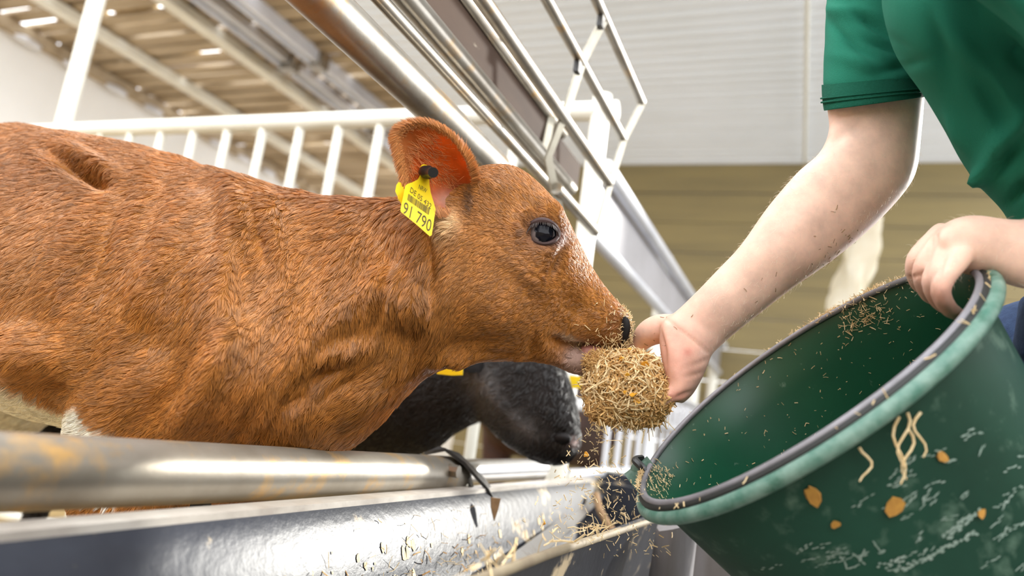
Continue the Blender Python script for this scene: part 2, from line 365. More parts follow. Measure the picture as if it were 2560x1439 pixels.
# side railing between two pens
rail = thing('pen_railing', (1.9, 1.75, 0), 'cream white railing with upright pickets behind the brown calf', 'railing')
mesh('top_rail', MB().tube([(1.9, .55, 1.67), (1.9, 5.2, 1.67)], .03, 20), M['white_paint'], rail)
mesh('bottom_rail', MB().tube([(1.9, .6, .16), (1.9, 5.2, .16)], .025, 16), M['white_paint'], rail)
y = .86
while y < 5.1:
    mesh('picket', MB().tube([(1.9, y, .16), (1.9, y, 1.66)], .0165, 12), M['white_paint'], rail); y += .165
for y, h in ((.6, 1.72), (2.92, 3.0)):
    mesh('post', MB().tube([(1.9, y, 0), (1.9, y, h)], .028 if y < 1 else .034, 18), M['white_paint'], rail)
# next pen's front beyond the railing
f2 = thing('feed_fence', (4, YF, 0), 'far feed fence with pale board and upright bars beyond the railing', 'fence')
xt('tube', YF, 1.31, .022, 1.95, 5.6, 'silver', f2); xt('tube', YF-.02, 1.515, .026, 1.95, 5.6, 'silver', f2)
mesh('board', MB().box((3.78, YF+.01, 1.41), 3.6, .02, .17), M['board_pale'], f2, smooth=False)
for z in (.30, .62, .82, .98): xt('rail', YF, z, .018, 2.0, 5.6, 'silver', f2)
x = 2.45
while x < 5.5:
    mesh('bar', MB().tube([(x, YF+.01, .28), (x, YF+.01, 1.0)], .0105, 10), M['silver'], f2); x += .17
for x in (3.3, 4.6, 5.58): mesh('post', MB().tube([(x, YF+.04, 0), (x, YF+.04, 1.6)], .035, 14), M['white_paint'], f2)
for xx in (2.2,): mesh('hinge_block', MB().box((2.5, .62, 1.12), .16, .05, .07), M['galv'], f2)

# ------------------------------------------------------------------ trough
TR = [(.548, .612), (.535, .598), (.515, .52), (.47, .42), (.41, .365), (.35, .37), (.30, .42), (.265, .52), (.252, .600), (.247, .612)]
TI = [(.541, .612), (.524, .590), (.502, .52), (.46, .43), (.41, .38), (.355, .385), (.312, .43), (.277, .52), (.262, .590), (.254, .612)]
trough = thing('feed_trough', (.9, .4, .36), 'long dark plastic feed trough hung on the feed fence', 'trough')
ring = np.array(TR+TI[::-1])
def prof(x): return np.stack([np.full(len(ring), x), ring[:, 0], ring[:, 1]], 1)
mesh('body', MB().rings([prof(x) for x in np.linspace(-.6, 2.1, 28)]), M['trough'], trough)
mesh('rim', MB().box((.75, .557, .612), 2.7, .034, .012), M['rim_dust'], trough)
mesh('rim', MB().tube([(-.6, .249, .612), (.8, .249, .612), (1.6, .249, .600), (2.1, .249, .60)], .0055, 10), M['rim_tan'], trough)
end = MB(); pr = np.array(TI); end.rings([np.stack([np.full(len(pr), x), pr[:, 0], pr[:, 1]], 1) for x in (2.08, 2.1)]); mesh('end_wall', end, M['trough'], trough)
mesh('brace', MB().strip([onY(1508, 1222, .53), onY(1420, 1305, .50), onY(1270, 1425, .445)], .035, .005, A(.5, .5, .3)), M['galv_clean'], trough)
mesh('hook_strap', MB().strip([(1.18, .625, .668), (1.20, .60, .682), (1.235, .575, .668), (1.30, .548, .625), (1.325, .542, .606)], .034, .006, (1, .25, 0)), M['black_strap'], trough)
mesh('hook_strap', MB().strip([(1.27, .57, .636), (1.285, .562, .60)], .02, .005, (1, .2, 0)), M['black_strap'], trough)
mb = MB()
for i in range(150):
    cx_ = abs(rng.normal())*.0+rng.choice([.48, .62, .80, .95, 1.1, 1.3, 1.5, 1.8])+rng.normal()*.07; zz_ = rng.uniform(.44, .565); r_ = rng.uniform(.0015, .007)
    pts = []
    for j in range(8):
        a_ = j*2*np.pi/8; q_ = r_*rng.uniform(.5, 1.2); z_ = zz_+q_*1.5*math.sin(a_); pts.append((cx_+q_*math.cos(a_), np.interp(z_, [.38, .43, .52, .59], [.41, .46, .502, .524])-.0012, z_))
    mb.add(pts, [tuple(range(8))])
mesh('dried_feed', mb, M['straw_pale'], trough, smooth=False, kind='stuff')
lf = [atd(*q) for q in ((1228, 1243, 1.29), (1252, 1246, 1.29), (1246, 1272, 1.285), (1236, 1302, 1.28), (1228, 1268, 1.285))]
mesh('dry_leaf', MB().add(lf+[p+A(.004, .003, 0) for p in lf], [(0, 1, 2, 3, 4), (9, 8, 7, 6, 5)]+[(i, (i+1) % 5, 5+(i+1) % 5, 5+i) for i in range(5)]), M['husk'], label='dry brown leaf hanging from the trough hook', cat='leaf', smooth=False)
mesh('wire_loop', MB().tube(spline([(1.95, .58, .585), (1.9, .56, .625), (2.0, .53, .645), (2.2, .48, .645), (2.6, .36, .64), (3.0, .25, .64)], 6), .006, 10), M['white_paint'], label='pale bent wire rail behind the end of the trough', cat='wire')
pl = thing('black_plank', (2.35, .4, .5), 'dirty black plank with a bolt behind the end of the trough', 'plank')
mesh('plank', MB().box((2.4, .36, .575), .05, .5, .10), M['trough'], pl, smooth=False)
mesh('bolt', MB().ball((2.37, .40, .585), .016, 10, 6), M['galv'], pl)
mesh('crate', MB().box((2.9, .3, .3), .5, .6, .36), M['old_wood'], label='dark wooden crate on the floor behind the trough', cat='crate')
mesh('rope', MB().tube(spline([onY(1490, 1236, .50), onY(1500, 1275, .47), onY(1520, 1310, .44), onY(1545, 1345, .40)], 6), .010, 8), M['husk'], label='tan rope hanging down into the end of the trough', cat='rope')
pv = [onY(1670, 1318, .17), onY(1712, 1312, .17), onY(1798, 1480, .17), onY(1620, 1480, .17)]
mb = MB(); b0 = onY(1690, 1318, .19); b1 = A(b0[0]-.02, b0[1]+.005, 0)
rs = []
for t in np.linspace(0, 1, 9):
    c = b0+(b1-b0)*t; a = np.arange(10)*2*np.pi/10; rad = .035+.012*t+.004*np.sin(5*t*6+a*3)
    rs.append(c+np.stack([np.cos(a)*rad, np.sin(a)*rad, np.sin(a*2)*.008*(t < .01)], 1))
mesh('wooden_post', mb.rings(rs), M['old_wood'], label='grey weathered wooden post under the green bucket rim', cat='post')

# ------------------------------------------------------------------ the brown calf
VW = unit(ray(1350, 700)); XB = .87
XL = unit(A(1, .12, 0))
def S(u, v, x=XB): return onX(u, v, x)
calf = thing('calf', (XB, 1.0, 0), 'chestnut brown calf with yellow ear tags eating feed from the hand', 'calf')
mb = MB()
body = [  # top, bottom, lateral axis, half width, taper
    (A(XB, 2.02, 1.04), A(XB, 1.98, .86), XL, .07), (A(XB, 1.93, 1.10), A(XB, 1.88, .74), XL, .15), (A(XB, 1.75, 1.14), A(XB, 1.70, .68), XL, .20, .1),
    (S(-10, 368), A(XB, 1.5, .68), XL, .215, .15), (S(95, 328), S(10, 985), XL, .22, .22), (S(185, 344), S(110, 1040), XL, .225, .22), (S(300, 360), S(215, 1070), XL, .23, .24),
    (S(440, 392), S(340, 1100), XL, .22, .30), (S(600, 442), S(480, 1150), XL, .20, .36), (S(715, 474), S(620, 1165), XL, .175, .30), (S(800, 492), S(770, 1160), XL, .15, .22), (S(850, 498), S(850, 1130), XL, .13, .12)]
loft(mb, body, 40, 5)
neck = [(S(640, 470), S(640, 1080), XL, .13, .2), (S(760, 488), S(830, 1120), XL, .125, .2), (S(880, 500), S(925, 1062), XL, .105, .15), (S(980, 502, .875), S(1000, 990, .875), XL*.7+VW*.3, .092, .1), (atd(1070, 490, 1.0), atd(1070, 938, 1.0), VW, .085, .05), (atd(1150, 455, 1.0), atd(1130, 915, 1.0), VW, .08), (atd(1210, 440, 1.0), atd(1180, 880, 1.0), VW, .07)]
loft(mb, neck, 36, 5)
H = lambda u, v, d=1.0: atd(u, v, d)
head = [(H(1125, 520), H(1110, 905), VW, .055), (H(1165, 437), H(1140, 912), VW, .074, .05), (H(1215, 414), H(1185, 905), VW, .082, .0), (H(1285, 417), H(1240, 903), VW, .087, -.05), (H(1350, 462), H(1295, 902), VW, .087, -.12),
        (H(1408, 532), H(1340, 900), VW, .080, -.18), (H(1445, 602), H(1378, 893), VW, .066, -.12), (H(1482, 672), H(1408, 876), VW, .053, 0), (H(1522, 728), H(1448, 858), VW, .047, .1), (H(1556, 766), H(1490, 860), VW, .047, .1), (H(1573, 792), H(1523, 870), VW, .044, .1), (H(1581, 818), H(1543, 880), VW, .034, .05), (H(1582, 838), H(1556, 878), VW, .018)]
loft(mb, head, 36, 5)
jaw = [(H(1290, 830), H(1290, 900), VW, .045), (H(1350, 842), H(1345, 903), VW, .042), (H(1395, 856), H(1392, 915), VW, .036), (H(1432, 866), H(1430, 934), VW, .033), (H(1468, 874), H(1468, 938), VW, .031), (H(1496, 884), H(1496, 930), VW, .024), (H(1508, 895), H(1508, 915), VW, .012)]
loft(mb, jaw, 24, 5)
# shoulder, forearm, stifle and thigh masses on both sides, then the legs
for sd in (-1, 1):
    px = XB+sd*.125
    mb.chain([S(610, 620)+A(sd*.09, 0, 0), S(640, 780)+A(sd*.125, 0, 0), S(760, 960)+A(sd*.12, 0, 0)], [.06, .085, .072], 14)
    mb.chain([S(740, 960)+A(sd*.12, 0, 0), S(560, 1060)+A(sd*.125, .02, 0), A(px, .80, .50)], [.08, .095, .058], 14)
    mb.chain([A(px, .80, .55), A(px, .775, .36), A(px, .785, .30), A(px, .79, .10), A(px, .765, .045)], [.062, .036, .040, .026, .030], 14)
    mb.chain([A(px, .76, .04), A(px, .745, .026)], [.034, .030], 12)
    mb.chain([A(XB+sd*.14, 1.62, 1.05), A(XB+sd*.15, 1.55, .80), A(XB+sd*.135, 1.40, .72)], [.12, .14, .085], 14)
    mb.chain([A(XB+sd*.135, 1.40, .72), A(XB+sd*.14, 1.56, .58), A(XB+sd*.13, 1.74, .44), A(XB+sd*.13, 1.745, .34), A(XB+sd*.13, 1.68, .10), A(XB+sd*.13, 1.65, .045)], [.085, .07, .042, .040, .027, .031], 14)
    mb.chain([A(XB+sd*.13, 1.645, .04), A(XB+sd*.13, 1.63, .026)], [.034, .030], 12)
mb.chain([A(XB, 2.0, 1.09), A(XB, 2.07, .95), A(XB, 2.06, .62), A(XB, 2.05, .5)], [.03, .022, .018, .03], 10)   # tail
V, Q = remesh(mb, .0052, 12); V = lap(V, Q, 26, np.clip((1120-pix(V)[:, 0])/80, 0, 1))
N = vnorm(V, Q)
for b in [(200, 420, 64, 20, 24, -.019), (200, 395, 70, 20, 22, .010), (85, 350, 60, 40, 20, .006), (150, 330, 80, 20, 15, .006), (250, 455, 30, 20, 0, -.008), (610, 520, 120, 60, 60, .012), (560, 700, 190, 45, 100, .014), (430, 740, 170, 45, 105, -.012),
          (330, 760, 150, 50, 110, .006), (250, 700, 150, 40, 108, -.007), (170, 640, 120, 50, 110, .008), (530, 930, 140, 40, 130, .018), (400, 1010, 120, 50, 130, -.012), (470, 1040, 90, 40, 125, .010), (80, 880, 80, 45, 30, .024), (20, 960, 60, 40, 45, .012), (110, 955, 60, 25, 25, -.016),
          (815, 928, 52, 17, -25, -.013), (760, 985, 60, 22, -40, -.009), (850, 888, 70, 24, -20, .007), (740, 870, 120, 50, 100, .010), (900, 760, 180, 40, -35, .010), (760, 640, 120, 60, 90, -.008), (960, 620, 130, 36, 60, -.006), (1020, 760, 60, 70, 80, .010), (1010, 850, 60, 40, 60, -.006),
          (1080, 640, 90, 20, 85, -.012), (1062, 720, 60, 20, 75, -.008), (1120, 570, 40, 30, 60, .008), (1230, 770, 90, 70, 30, .008), (1190, 860, 70, 22, -8, -.007), (1385, 525, 42, 20, 45, .008), (1355, 580, 34, 28, 15, -.011), (1300, 560, 30, 30, 0, .004), (1360, 625, 40, 12, -15, .003), (1395, 660, 52, 11, 115, -.007), (1330, 690, 70, 22, 35, .005),
          (1440, 770, 70, 20, 42, -.004), (1500, 800, 36, 32, 40, .006), (1400, 855, 26, 9, 25, -.011), (1360, 850, 18, 30, 10, .005), (1335, 868, 10, 30, 15, -.007), (1455, 866, 60, 6, 8, -.012), (1450, 905, 36, 26, 10, .005), (1565, 815, 12, 22, 80, -.004), (1240, 470, 40, 18, 20, .005), (1150, 900, 50, 16, 0, .008), (900, 1000, 80, 30, -40, .008), (560, 850, 20, 70, 20, .006), (1010, 690, 90, 13, 108, -.006), (985, 720, 90, 14, 108, .005), (955, 740, 100, 14, 106, -.005), (925, 760, 100, 15, 105, .004), (1040, 850, 60, 14, 100, -.006), (700, 1010, 90, 16, 125, -.006), (655, 1040, 80, 16, 125, .006), (610, 1060, 80, 16, 122, -.005), (640, 560, 90, 16, 75, -.005), (690, 590, 90, 18, 80, .005), (360, 600, 150, 22, 112, -.004), (300, 620, 150, 24, 112, .004), (240, 640, 150, 22, 112, -.004), (120, 1000, 50, 14, 30, -.008), (860, 960, 60, 12, -35, -.007), (1130, 930, 40, 10, -10, .006), (1300, 905, 30, 12, 0, .004), (1250, 885, 60, 8, 5, -.004), (1310, 500, 50, 10, 40, -.002), (1290, 545, 14, 40, 10, -.003)]:
    V = brush(V, N, *b[:5], b[5]*(1.7 if b[0] < 1090 else 1.35))
pc = pix(V)
headw = np.clip((pc[:, 0]-1090)/80, 0, 1)
# loose skin: fine wrinkles over neck and body, fewer on the head
V = V+N*((wob(V*A(1, 1.6, .8), 34)*.0022+wob(V, 80, 7)*.0011)*(1-.75*headw))[:, None]
V = lap(V, Q, 2); N = vnorm(V, Q); pc = pix(V)
BR = A(.42, .165, .030); WH = A(.86, .80, .68); CT = np.tile(BR, (len(V), 1))
def blend(C, w, c): return C*(1-w[:, None])+A(*c)*w[:, None]
def spot(p, u, v, ru, rv, ang=0):
    c, s = math.cos(math.radians(ang)), math.sin(math.radians(ang)); du, dv = p[:, 0]-u, p[:, 1]-v
    return np.exp(-(((du*c+dv*s)/ru)**2+((-du*s+dv*c)/rv)**2))
def calf_tint(P, p, n):
    C = np.tile(BR, (len(P), 1))*(1+.14*wob(P, 14, 3)+.10*wob(P, 45, 9))[:, None]
    C = blend(C, np.clip(spot(p, 60, 560, 150, 220)*.4+spot(p, 1250, 620, 160, 140)*.25+spot(p, 640, 800, 70, 160, 20)*.35, 0, 1), (.52, .26, .11))  # flank and shoulder highlights put into the coat colour, cheek paler too
    C = blend(C, np.clip(spot(p, 900, 480, 160, 40)*.6+spot(p, 60, 420, 160, 90)*.3+spot(p, 600, 1050, 200, 90)*.35, 0, 1), (.29, .095, .024))
    belly = np.clip((.755-P[:, 2]+.03*wob(P, 30))/.025, 0, 1)*np.clip((P[:, 1]-1.03+.05*wob(P, 20, 5))/.04, 0, 1)*np.clip((1.5-P[:, 1])/.04, 0, 1)
    belly = np.maximum(belly, np.clip((p[:, 1]-945-.40*p[:, 0]+30*wob(P, 40, 5))/18, 0, 1)*np.clip((300-p[:, 0]+20*wob(P, 50))/20, 0, 1)*(P[:, 2] > .58)*(P[:, 1] < 1.5))
    C = blend(C, belly, WH)
    bl = np.clip(1-np.abs((P-atd(1360, 700, 1.0))@VW-.038)/.034, 0, 1)*np.clip(-(n@unit(A(.3, .5, -.8)))*1.5-.2, 0, 1)
    C = blend(C, np.clip(bl*3, 0, 1)*np.clip((p[:, 0]-1270)/30, 0, 1)*np.clip((1440-p[:, 0])/30, 0, 1), WH)
    C = blend(C, spot(p, 1120, 560, 26, 34, 20)*.8, (.80, .58, .32))               # pale tuft below the ear
    C = blend(C, np.clip(spot(p, 1460, 902, 46, 36, 8)*2.2, 0, 1)*.95, (.44, .29, .24))  # grey pink lower lip
    C = blend(C, np.clip(spot(p, 1430, 846, 34, 8, 25)*1.2, 0, 1)*.8, (.62, .46, .34))
    C = blend(C, np.clip(spot(p, 1530, 815, 26, 40, 20), 0, 1)*.55, (.15, .055, .022))
    C = blend(C, np.clip(spot(p, 1572, 835, 20, 48, 12)*1.9, 0, 1)*.95, (.035, .025, .022))
    C = blend(C, np.clip(spot(p, 1355, 584, 48, 38, 20)*1.3, 0, 1)*.75, (.20, .11, .09))
    C = blend(C, np.clip(spot(p, 1402, 600, 20, 22, 60)*1.2, 0, 1)*.7, (.30, .18, .17))
    C = blend(C, spot(p, 1392, 665, 44, 8, 115)*.7, (.13, .045, .015))
    C = blend(C, np.clip(spot(p, 1178, 505, 14, 40, 5)*1.3, 0, 1)*.8, (.10, .045, .02))
    hoof = np.clip((.055-P[:, 2])/.01, 0, 1); return np.clip(blend(C, hoof, (.06, .045, .035)), .004, .95)
CT = calf_tint(V, pc, N)
bo = mesh('body', (V, Q), M['coat'], calf); vcol(bo.data, 'tint', CT*.8)
# fur
def comb(P, p):
    pts = [(0, 420, -.8, .5), (120, 480, -.75, .6), (100, 650, -.8, .6), (60, 900, -.75, .55), (200, 900, -.9, .45), (350, 480, -.7, .65), (350, 700, -.6, .75), (300, 950, -.9, .35), (550, 520, -.6, .75), (520, 780, -.5, .85), (560, 1000, -.55, .8), (760, 560, -.45, .9), (740, 820, -.35, .95), (760, 1060, -.1, 1),
           (930, 540, -.35, .95), (930, 700, -.3, .95), (880, 850, -.3, .95), (960, 950, -.75, .6), (900, 1080, -.6, .8), (1040, 800, -.3, .95), (1080, 640, -.5, .85), (1180, 650, -.75, .65), (1220, 500, -.6, -.5), (1300, 470, -.5, -.75), (1300, 640, -.85, .35), (1250, 780, -.9, .45), (1180, 890, -.6, .8), (1400, 700, -.75, -.2), (1480, 740, -.7, -.5), (1450, 830, -.8, .2), (1350, 860, -.7, .7), (1440, 915, -.8, .5), (1100, 900, -.7, .7)]
    W_ = 0; D = 0
    for u, v, a, b in pts:
        w = 1/((p[:, 0]-u)**2+(p[:, 1]-v)**2+2500)**1.6; D = D+w[:, None]*(R@A(a, -b, 0)); W_ = W_+w
    D = unit(D/W_[:, None])
    ang = .55*wob(P, 26, 1)+.35*wob(P, 75, 11)
    return D, ang
def grow(nm, V, Q, N, tint, parent, nn, lenf, mt, r0, wfun, lift=.35, comb=comb):
    w = wfun(V, N, pix(V)); T, Wt, P = sample(V, Q, nn, w); n = unit(lerp_attr(T, Wt, N)); p = pix(P)
    D, ang = comb(P, p); D = unit(D-n*(D*n).sum(1, keepdims=True)); Bn = np.cross(n, D)
    ang = ang+rng.normal(size=len(P))*.16; D = D*np.cos(ang)[:, None]+Bn*np.sin(ang)[:, None]
    L = lenf(P, p)*rng.uniform(.65, 1.15, len(P))
    C = tint(P, p, n)*(rng.uniform(.64, 1.34, (len(P), 1))*(1+.16*wob(P*A(1, 1, .6), 160, 2)+.14*wob(P, 60, 15))[:, None])
    return hair(nm, P-n*.0004, n, D, L, np.clip(C, .003, .95), mt, parent, r0, lift, clump=16)
def near_w(V, N, p):
    f = -(N*unit(V-CAM)).sum(1); w = np.where(f > -.25, 1., .10)
    w = w*np.where((p[:, 0] > -150) & (p[:, 0] < 2600) & (p[:, 1] > 200) & (p[:, 1] < 1330), 1, .08)
    w = w*np.where(p[:, 0] > 1090, 1.9, 1.)
    bare = spot(p, 1355, 580, 34, 27)+spot(p, 1565, 832, 22, 45, 12)+.95*spot(p, 1462, 903, 46, 34)
    return w*np.clip(1-1.3*bare, 0, 1)
def flen(P, p):
    L = .017+.004*wob(P, 9); L = L*(1-.5*np.clip((p[:, 0]-1080)/60, 0, 1)); L = L*(1+.5*spot(p, 1100, 720, 60, 200)+.5*spot(p, 150, 950, 160, 90)+.25*spot(p, 900, 1000, 200, 120))
    return L*np.where(p[:, 0] > 1380, .8, 1.)*np.where(p[:, 1] > 1120, .8, 1)
NF = 300000
grow('coat_fur', V, Q, N, calf_tint, calf, NF, flen, M['fur'], .00038, near_w)

# eye
ec = atd(1356, 582, .934); er = .0195; vd = unit(ec-CAM)
mb = MB(); fw = unit(-vd+.10*R@A(1, .1, 0)); ax = np.array([unit(np.cross(fw, A(0, 0, 1))), np.cross(fw, unit(np.cross(fw, A(0, 0, 1)))), fw])
mb.ball(ec, er, 48, 40, np.array([fw, np.cross(A(0, 0, 1), fw), A(0, 0, 1)])); ev, ef = mb.get()
eb = mesh('eyeball', mb, M['eye'], calf); q = (ev-ec)@np.array([R@A(1, 0, 0), R@A(0, 1, 0), fw]).T/er
rr = np.hypot(q[:, 0]-.20, q[:, 1]-.03); ct = np.where((rr < .74)[:, None], A(.006, .006, .010), A(.20, .165, .165)); vcol(eb.data, 'tint', ct)
mb = MB(); pts = []
for t in np.linspace(0, 2*np.pi, 40, endpoint=False):
    c, s = math.cos(t), math.sin(t); hh = (.0160 if s > 0 else .0138)*(1-.18*c*c); ww = .0205
    d = np.hypot(ww*c, hh*s); dep = math.sqrt(max(er**2-min(d, er*.97)**2, 0))+.002
    pts.append(ec+(R@A(1, .0, 0)*c+0)*ww+(R@A(-.12, 1, 0))*hh*s+fw*dep)
mb.tube(pts, [.0026+.0016*max(0, math.sin(t)) for t in np.linspace(0, 2*np.pi, 40, endpoint=False)], 8, loop=True); mesh('eyelid', mb, M['lid'], calf)
# lashes
n = 70; t = rng.uniform(.25, 2.7, n); P = np.array([ec+R@A(1, 0, 0)*math.cos(a)*.019+R@A(-.12, 1, 0)*math.sin(a)*.0165+fw*.011 for a in t]); D = np.array([R@A(math.cos(a)*.6+.2, math.sin(a)*.5+.1, .9) for a in t])
hair('eyelashes', P, unit(D), unit(D+A(0, 0, -.3)), np.full(n, .013), np.tile(A(.03, .015, .01), (n, 1)), M['fur'], calf, .0004, .8)
# nostril
mb = MB(); mb.ball(atd(1559, 824, .966), 1., 14, 8, np.array([R@A(.008, -.002, .004), R@A(.003, .018, 0), R@A(0, 0, .006)])); mesh('nostril', mb, M['nostril'], calf)
# tongue tip
mesh('tongue', MB().chain([atd(1470, 880, .985), atd(1510, 890, .975), atd(1535, 893, .972)], [.012, .011, .007]), mat('pink_tongue', (.45, .20, .17), rough=.35), calf)

# near ear, a cupped leaf of skin
out = [(1166, 512), (1140, 522), (1110, 528), (1075, 520), (1042, 500), (1018, 470), (1006, 430), (997, 385), (990, 350), (994, 326), (1012, 312), (1040, 306), (1072, 308), (1104, 322), (1134, 346), (1158, 378), (1174, 412), (1182, 450), (1182, 484), (1176, 504)]
o2 = spline(np.array(out+[out[0]], float), 3)[:-1]; cc = A(1105, 432)
def ear_mesh(d0, deep):
    rs = []
    for r in np.linspace(.04, 1, 14):
        ringp = []
        for (u, v) in o2:
            uu, vv = cc+(A(u, v)-cc)*r
            base = np.clip((uu-1080)/110, 0, 1)*np.clip((vv-380)/130, 0, 1)
            d = d0+deep*(1-r**2.2)-.018*(1-base)*1.0+.052*base-.03*np.clip((1040-uu)/60, 0, 1)*(.4)
            ringp.append(atd(uu, vv, d))
        rs.append(np.array(ringp))
    return rs
fr = ear_mesh(.925, .036); bk = [r+VW*(.0045+.010*(1-i/13)) for i, r in enumerate(fr)]
mb = MB(); mb.rings(fr[::1]+bk[::-1], cap=True); ear = mesh('ear', mb, M['ear_in'], calf)
ev, ef = mb.get(); ep = pix(ev); inner = np.arange(len(ev)) < 14*len(o2)
rad = np.linalg.norm((ep[:, :2]-cc)/A(95, 115), axis=1)
ec_ = np.where((inner & (rad < .8))[:, None], A(.72, .15, .022), A(.46, .17, .05))  # redder cup: backlit glow put into the inner ear colour
ec_ = blend(ec_, spot(ep, 1130, 500, 50, 26, 0)*inner, (.74, .42, .32)); ec_ = blend(ec_, spot(ep, 1080, 360, 60, 40, 30)*.5*inner, (.85, .22, .03)); ec_ = blend(ec_, spot(ep, 1140, 470, 22, 30)*.6*inner, (.35, .06, .02))
vcol(ear.data, 'tint', np.clip(ec_, 0, .95))
# hair along the ear: a fringe on the edge and loose hair across the cup
P = []; D = []; L = []; Nn = []
edge = fr[-1]; mid = fr[0].mean(0)
for i in range(9000):
    j = rng.integers(len(o2)); f = rng.uniform(); k = (j+1) % len(o2); rr_ = 1-abs(rng.normal())*.05
    p0 = (edge[j]*(1-f)+edge[k]*f); p0 = mid+(p0-mid)*min(rr_, 1)+VW*.002*rng.normal()+(VW*.03*(1-rr_))
    tng = unit(edge[k]-edge[j]); o_ = unit(p0-mid); P.append(p0); D.append(o_*.75+tng*.55*(-1)+VW*.25*rng.normal()); L.append(.007+.006*rng.uniform()); Nn.append(-VW)
hair('ear_fringe', np.array(P), np.array(Nn), np.array(D), np.array(L), np.clip(A(.58, .24, .07)*rng.uniform(.7, 1.4, (len(P), 1)), 0, .9), M['fur'], calf, .0003, .15)
P = []; D = []
for i in range(900):
    t = rng.uniform(); u = 1050+rng.uniform(-45, 120)*1.0; v = 400+rng.uniform(-75, 95)
    r = np.linalg.norm((A(u, v)-cc)/A(95, 115))
    if r > .85: continue
    b_ = np.clip((u-1080)/110, 0, 1)*np.clip((v-380)/130, 0, 1)
    P.append(atd(u, v, .925+.036*(1-min(r, 1)**2.2)-.018*(1-b_)+.052*b_-.012*np.clip((1040-u)/60, 0, 1)-.002)); D.append(R@A(-.7, .55, .25)+.3*rng.normal(size=3))
P = np.array(P); hair('ear_hair', P, np.tile(-VW, (len(P), 1)), np.array(D), np.full(len(P), .016), np.clip(A(.62, .24, .07)*rng.uniform(.6, 1.5, (len(P), 1)), 0, .9), M['fur'], calf, .00022, .35)
n = 500; P = np.array([atd(1110+rng.normal()*22, 545+rng.normal()*14, .945) for _ in range(n)]); hair('ear_tuft', P, np.tile(-VW, (n, 1)), np.array([R@A(.1+.3*rng.normal(), -1, .1) for _ in range(n)]), rng.uniform(.015, .035, n), np.clip(A(.80, .60, .36)*rng.uniform(.6, 1.2, (n, 1)), 0, .9), M['fur'], calf, .0004, .25)
# far ear
mb = MB(); off = VW*.185
fe = [atd(*cc, .955)+off*.9+(r-atd(*cc, .93))*A(.55, .55, .6) for r in fr]
mb.rings(fe+[r+VW*.006 for r in fe[::-1]]); e2 = mesh('ear', mb, M['ear_in'], calf); vcol(e2.data, 'tint', np.tile(A(.50, .18, .045), (len(mb.get()[0]), 1)))

# ear tags: each plate is flat, hung from a black stud
def tag_plate(poly, d0, name, a, b, o, thick=.0022):
    ob = thing_part(name)
    pts = [tag_pt(u, v, d0, a, b, o) for u, v in poly]; n = len(pts); k = unit(np.cross(pts[3]-pts[0], pts[6 % n]-pts[0])); k = k if k@VW > 0 else -k
    m = MB().add(pts+[p+k*thick for p in pts], [tuple(range(n)), tuple(range(2*n-1, n-1, -1))]+[(i, n+i, n+(i+1) % n, (i+1) % n) for i in range(n)])
    return m, k
# plane through the tag: px offset (du,dv) -> depth offset from the two in-plane axes
EXP, EYP = A(76, 61), A(13, -67); TA, TB = 50., 62.
Mi = np.linalg.inv(np.array([EXP, EYP]).T)
TAG0 = A(1045, 520); TD = .882
def tagp(u, v, lift=0.):
    s, t = Mi@(A(u, v)-TAG0); d = TD/(1-(s*TA+t*TB)/F); return atd(u, v, d-lift)
def spl2(l, n=4): return spline(np.array(l+[l[0]], float), n)[:-1]
poly = [(1058, 410), (1067, 412), (1072, 419), (1074, 430), (1073, 447), (1074, 462), (1077, 482), (1084, 505), (1089, 523), (1084, 558), (1079, 588), (1074, 590), (1040, 560), (1003, 530), (1001, 525), (1007, 495), (1013, 465), (1018, 460), (1032, 455), (1045, 448), (1050, 438), (1049, 424), (1052, 414)]
def flat_part(name, poly, m, par, lift, thick):
    f_ = [tagp(u, v, lift) for u, v in poly]; n = len(f_); g = [tagp(u, v, lift-thick) for u, v in poly]
    return mesh(name, MB().add(f_+g, [tuple(range(n)), tuple(range(2*n-1, n-1, -1))]+[(i, n+i, n+(i+1) % n, (i+1) % n) for i in range(n)]), m, par, smooth=False)
tg = flat_part('ear_tag', poly, M['yellow'], calf, 0, .0022); tag(tg, 'yellow plate ear tag reading 91 790')
t2 = flat_part('ear_tag', [(988, 478), (991, 462), (996, 455), (1016, 459), (1030, 470), (1022, 512), (1004, 512)], M['yellow'], calf, -.022, .002); tag(t2, 'second yellow tag plate behind the ear')
sc_ = tagp(1062, 430, 0); se = atd(1083, 431, .875)
st = mesh('tag_stud', MB().tube([sc_, sc_+(se-sc_)*.45, sc_+(se-sc_)*.5, se], [.0085, .0085, .0062, .0065], 16), M['stud'], tg)
def letter_mesh(txt, size):
    cu = bpy.data.curves.new('t', 'FONT'); cu.body = txt; cu.size = size; cu.resolution_u = 3
    o = bpy.data.objects.new('t', cu); COL.objects.link(o); dg = bpy.context.evaluated_depsgraph_get(); me = o.evaluated_get(dg).to_mesh()
    v = np.array([x.co[:] for x in me.vertices]); f = [tuple(p.vertices) for p in me.polygons]; o.evaluated_get(dg).to_mesh_clear(); bpy.data.objects.remove(o); return v, f
def tag_text(txt, p0, p1, h, name='tag_number', par=None, lift=.0006, bold=0):
    v, f = letter_mesh(txt, 1.); lo, hi = v.min(0), v.max(0); v = (v-lo)/(hi-lo)[0 if False else np.array([0, 1, 1])] if False else (v-lo)/np.array([hi[0]-lo[0], hi[1]-lo[1], 1])
    e = A(*p1)-A(*p0); P = np.array([tagp(*(A(*p0)+e*x+A(*h)*y), lift) for x, y in v[:, :2]])
    return mesh(name, (P, f), M['ink'], par or tg, smooth=False)
c3 = lambda x, y: (940+x/3.426, 280+y/3.426)
tag_text('91 790', c3(226, 862), c3(462, 1030), (6, -29))
tag_text('DE 05 432', c3(290, 682), c3(468, 832), (3, -12.5))
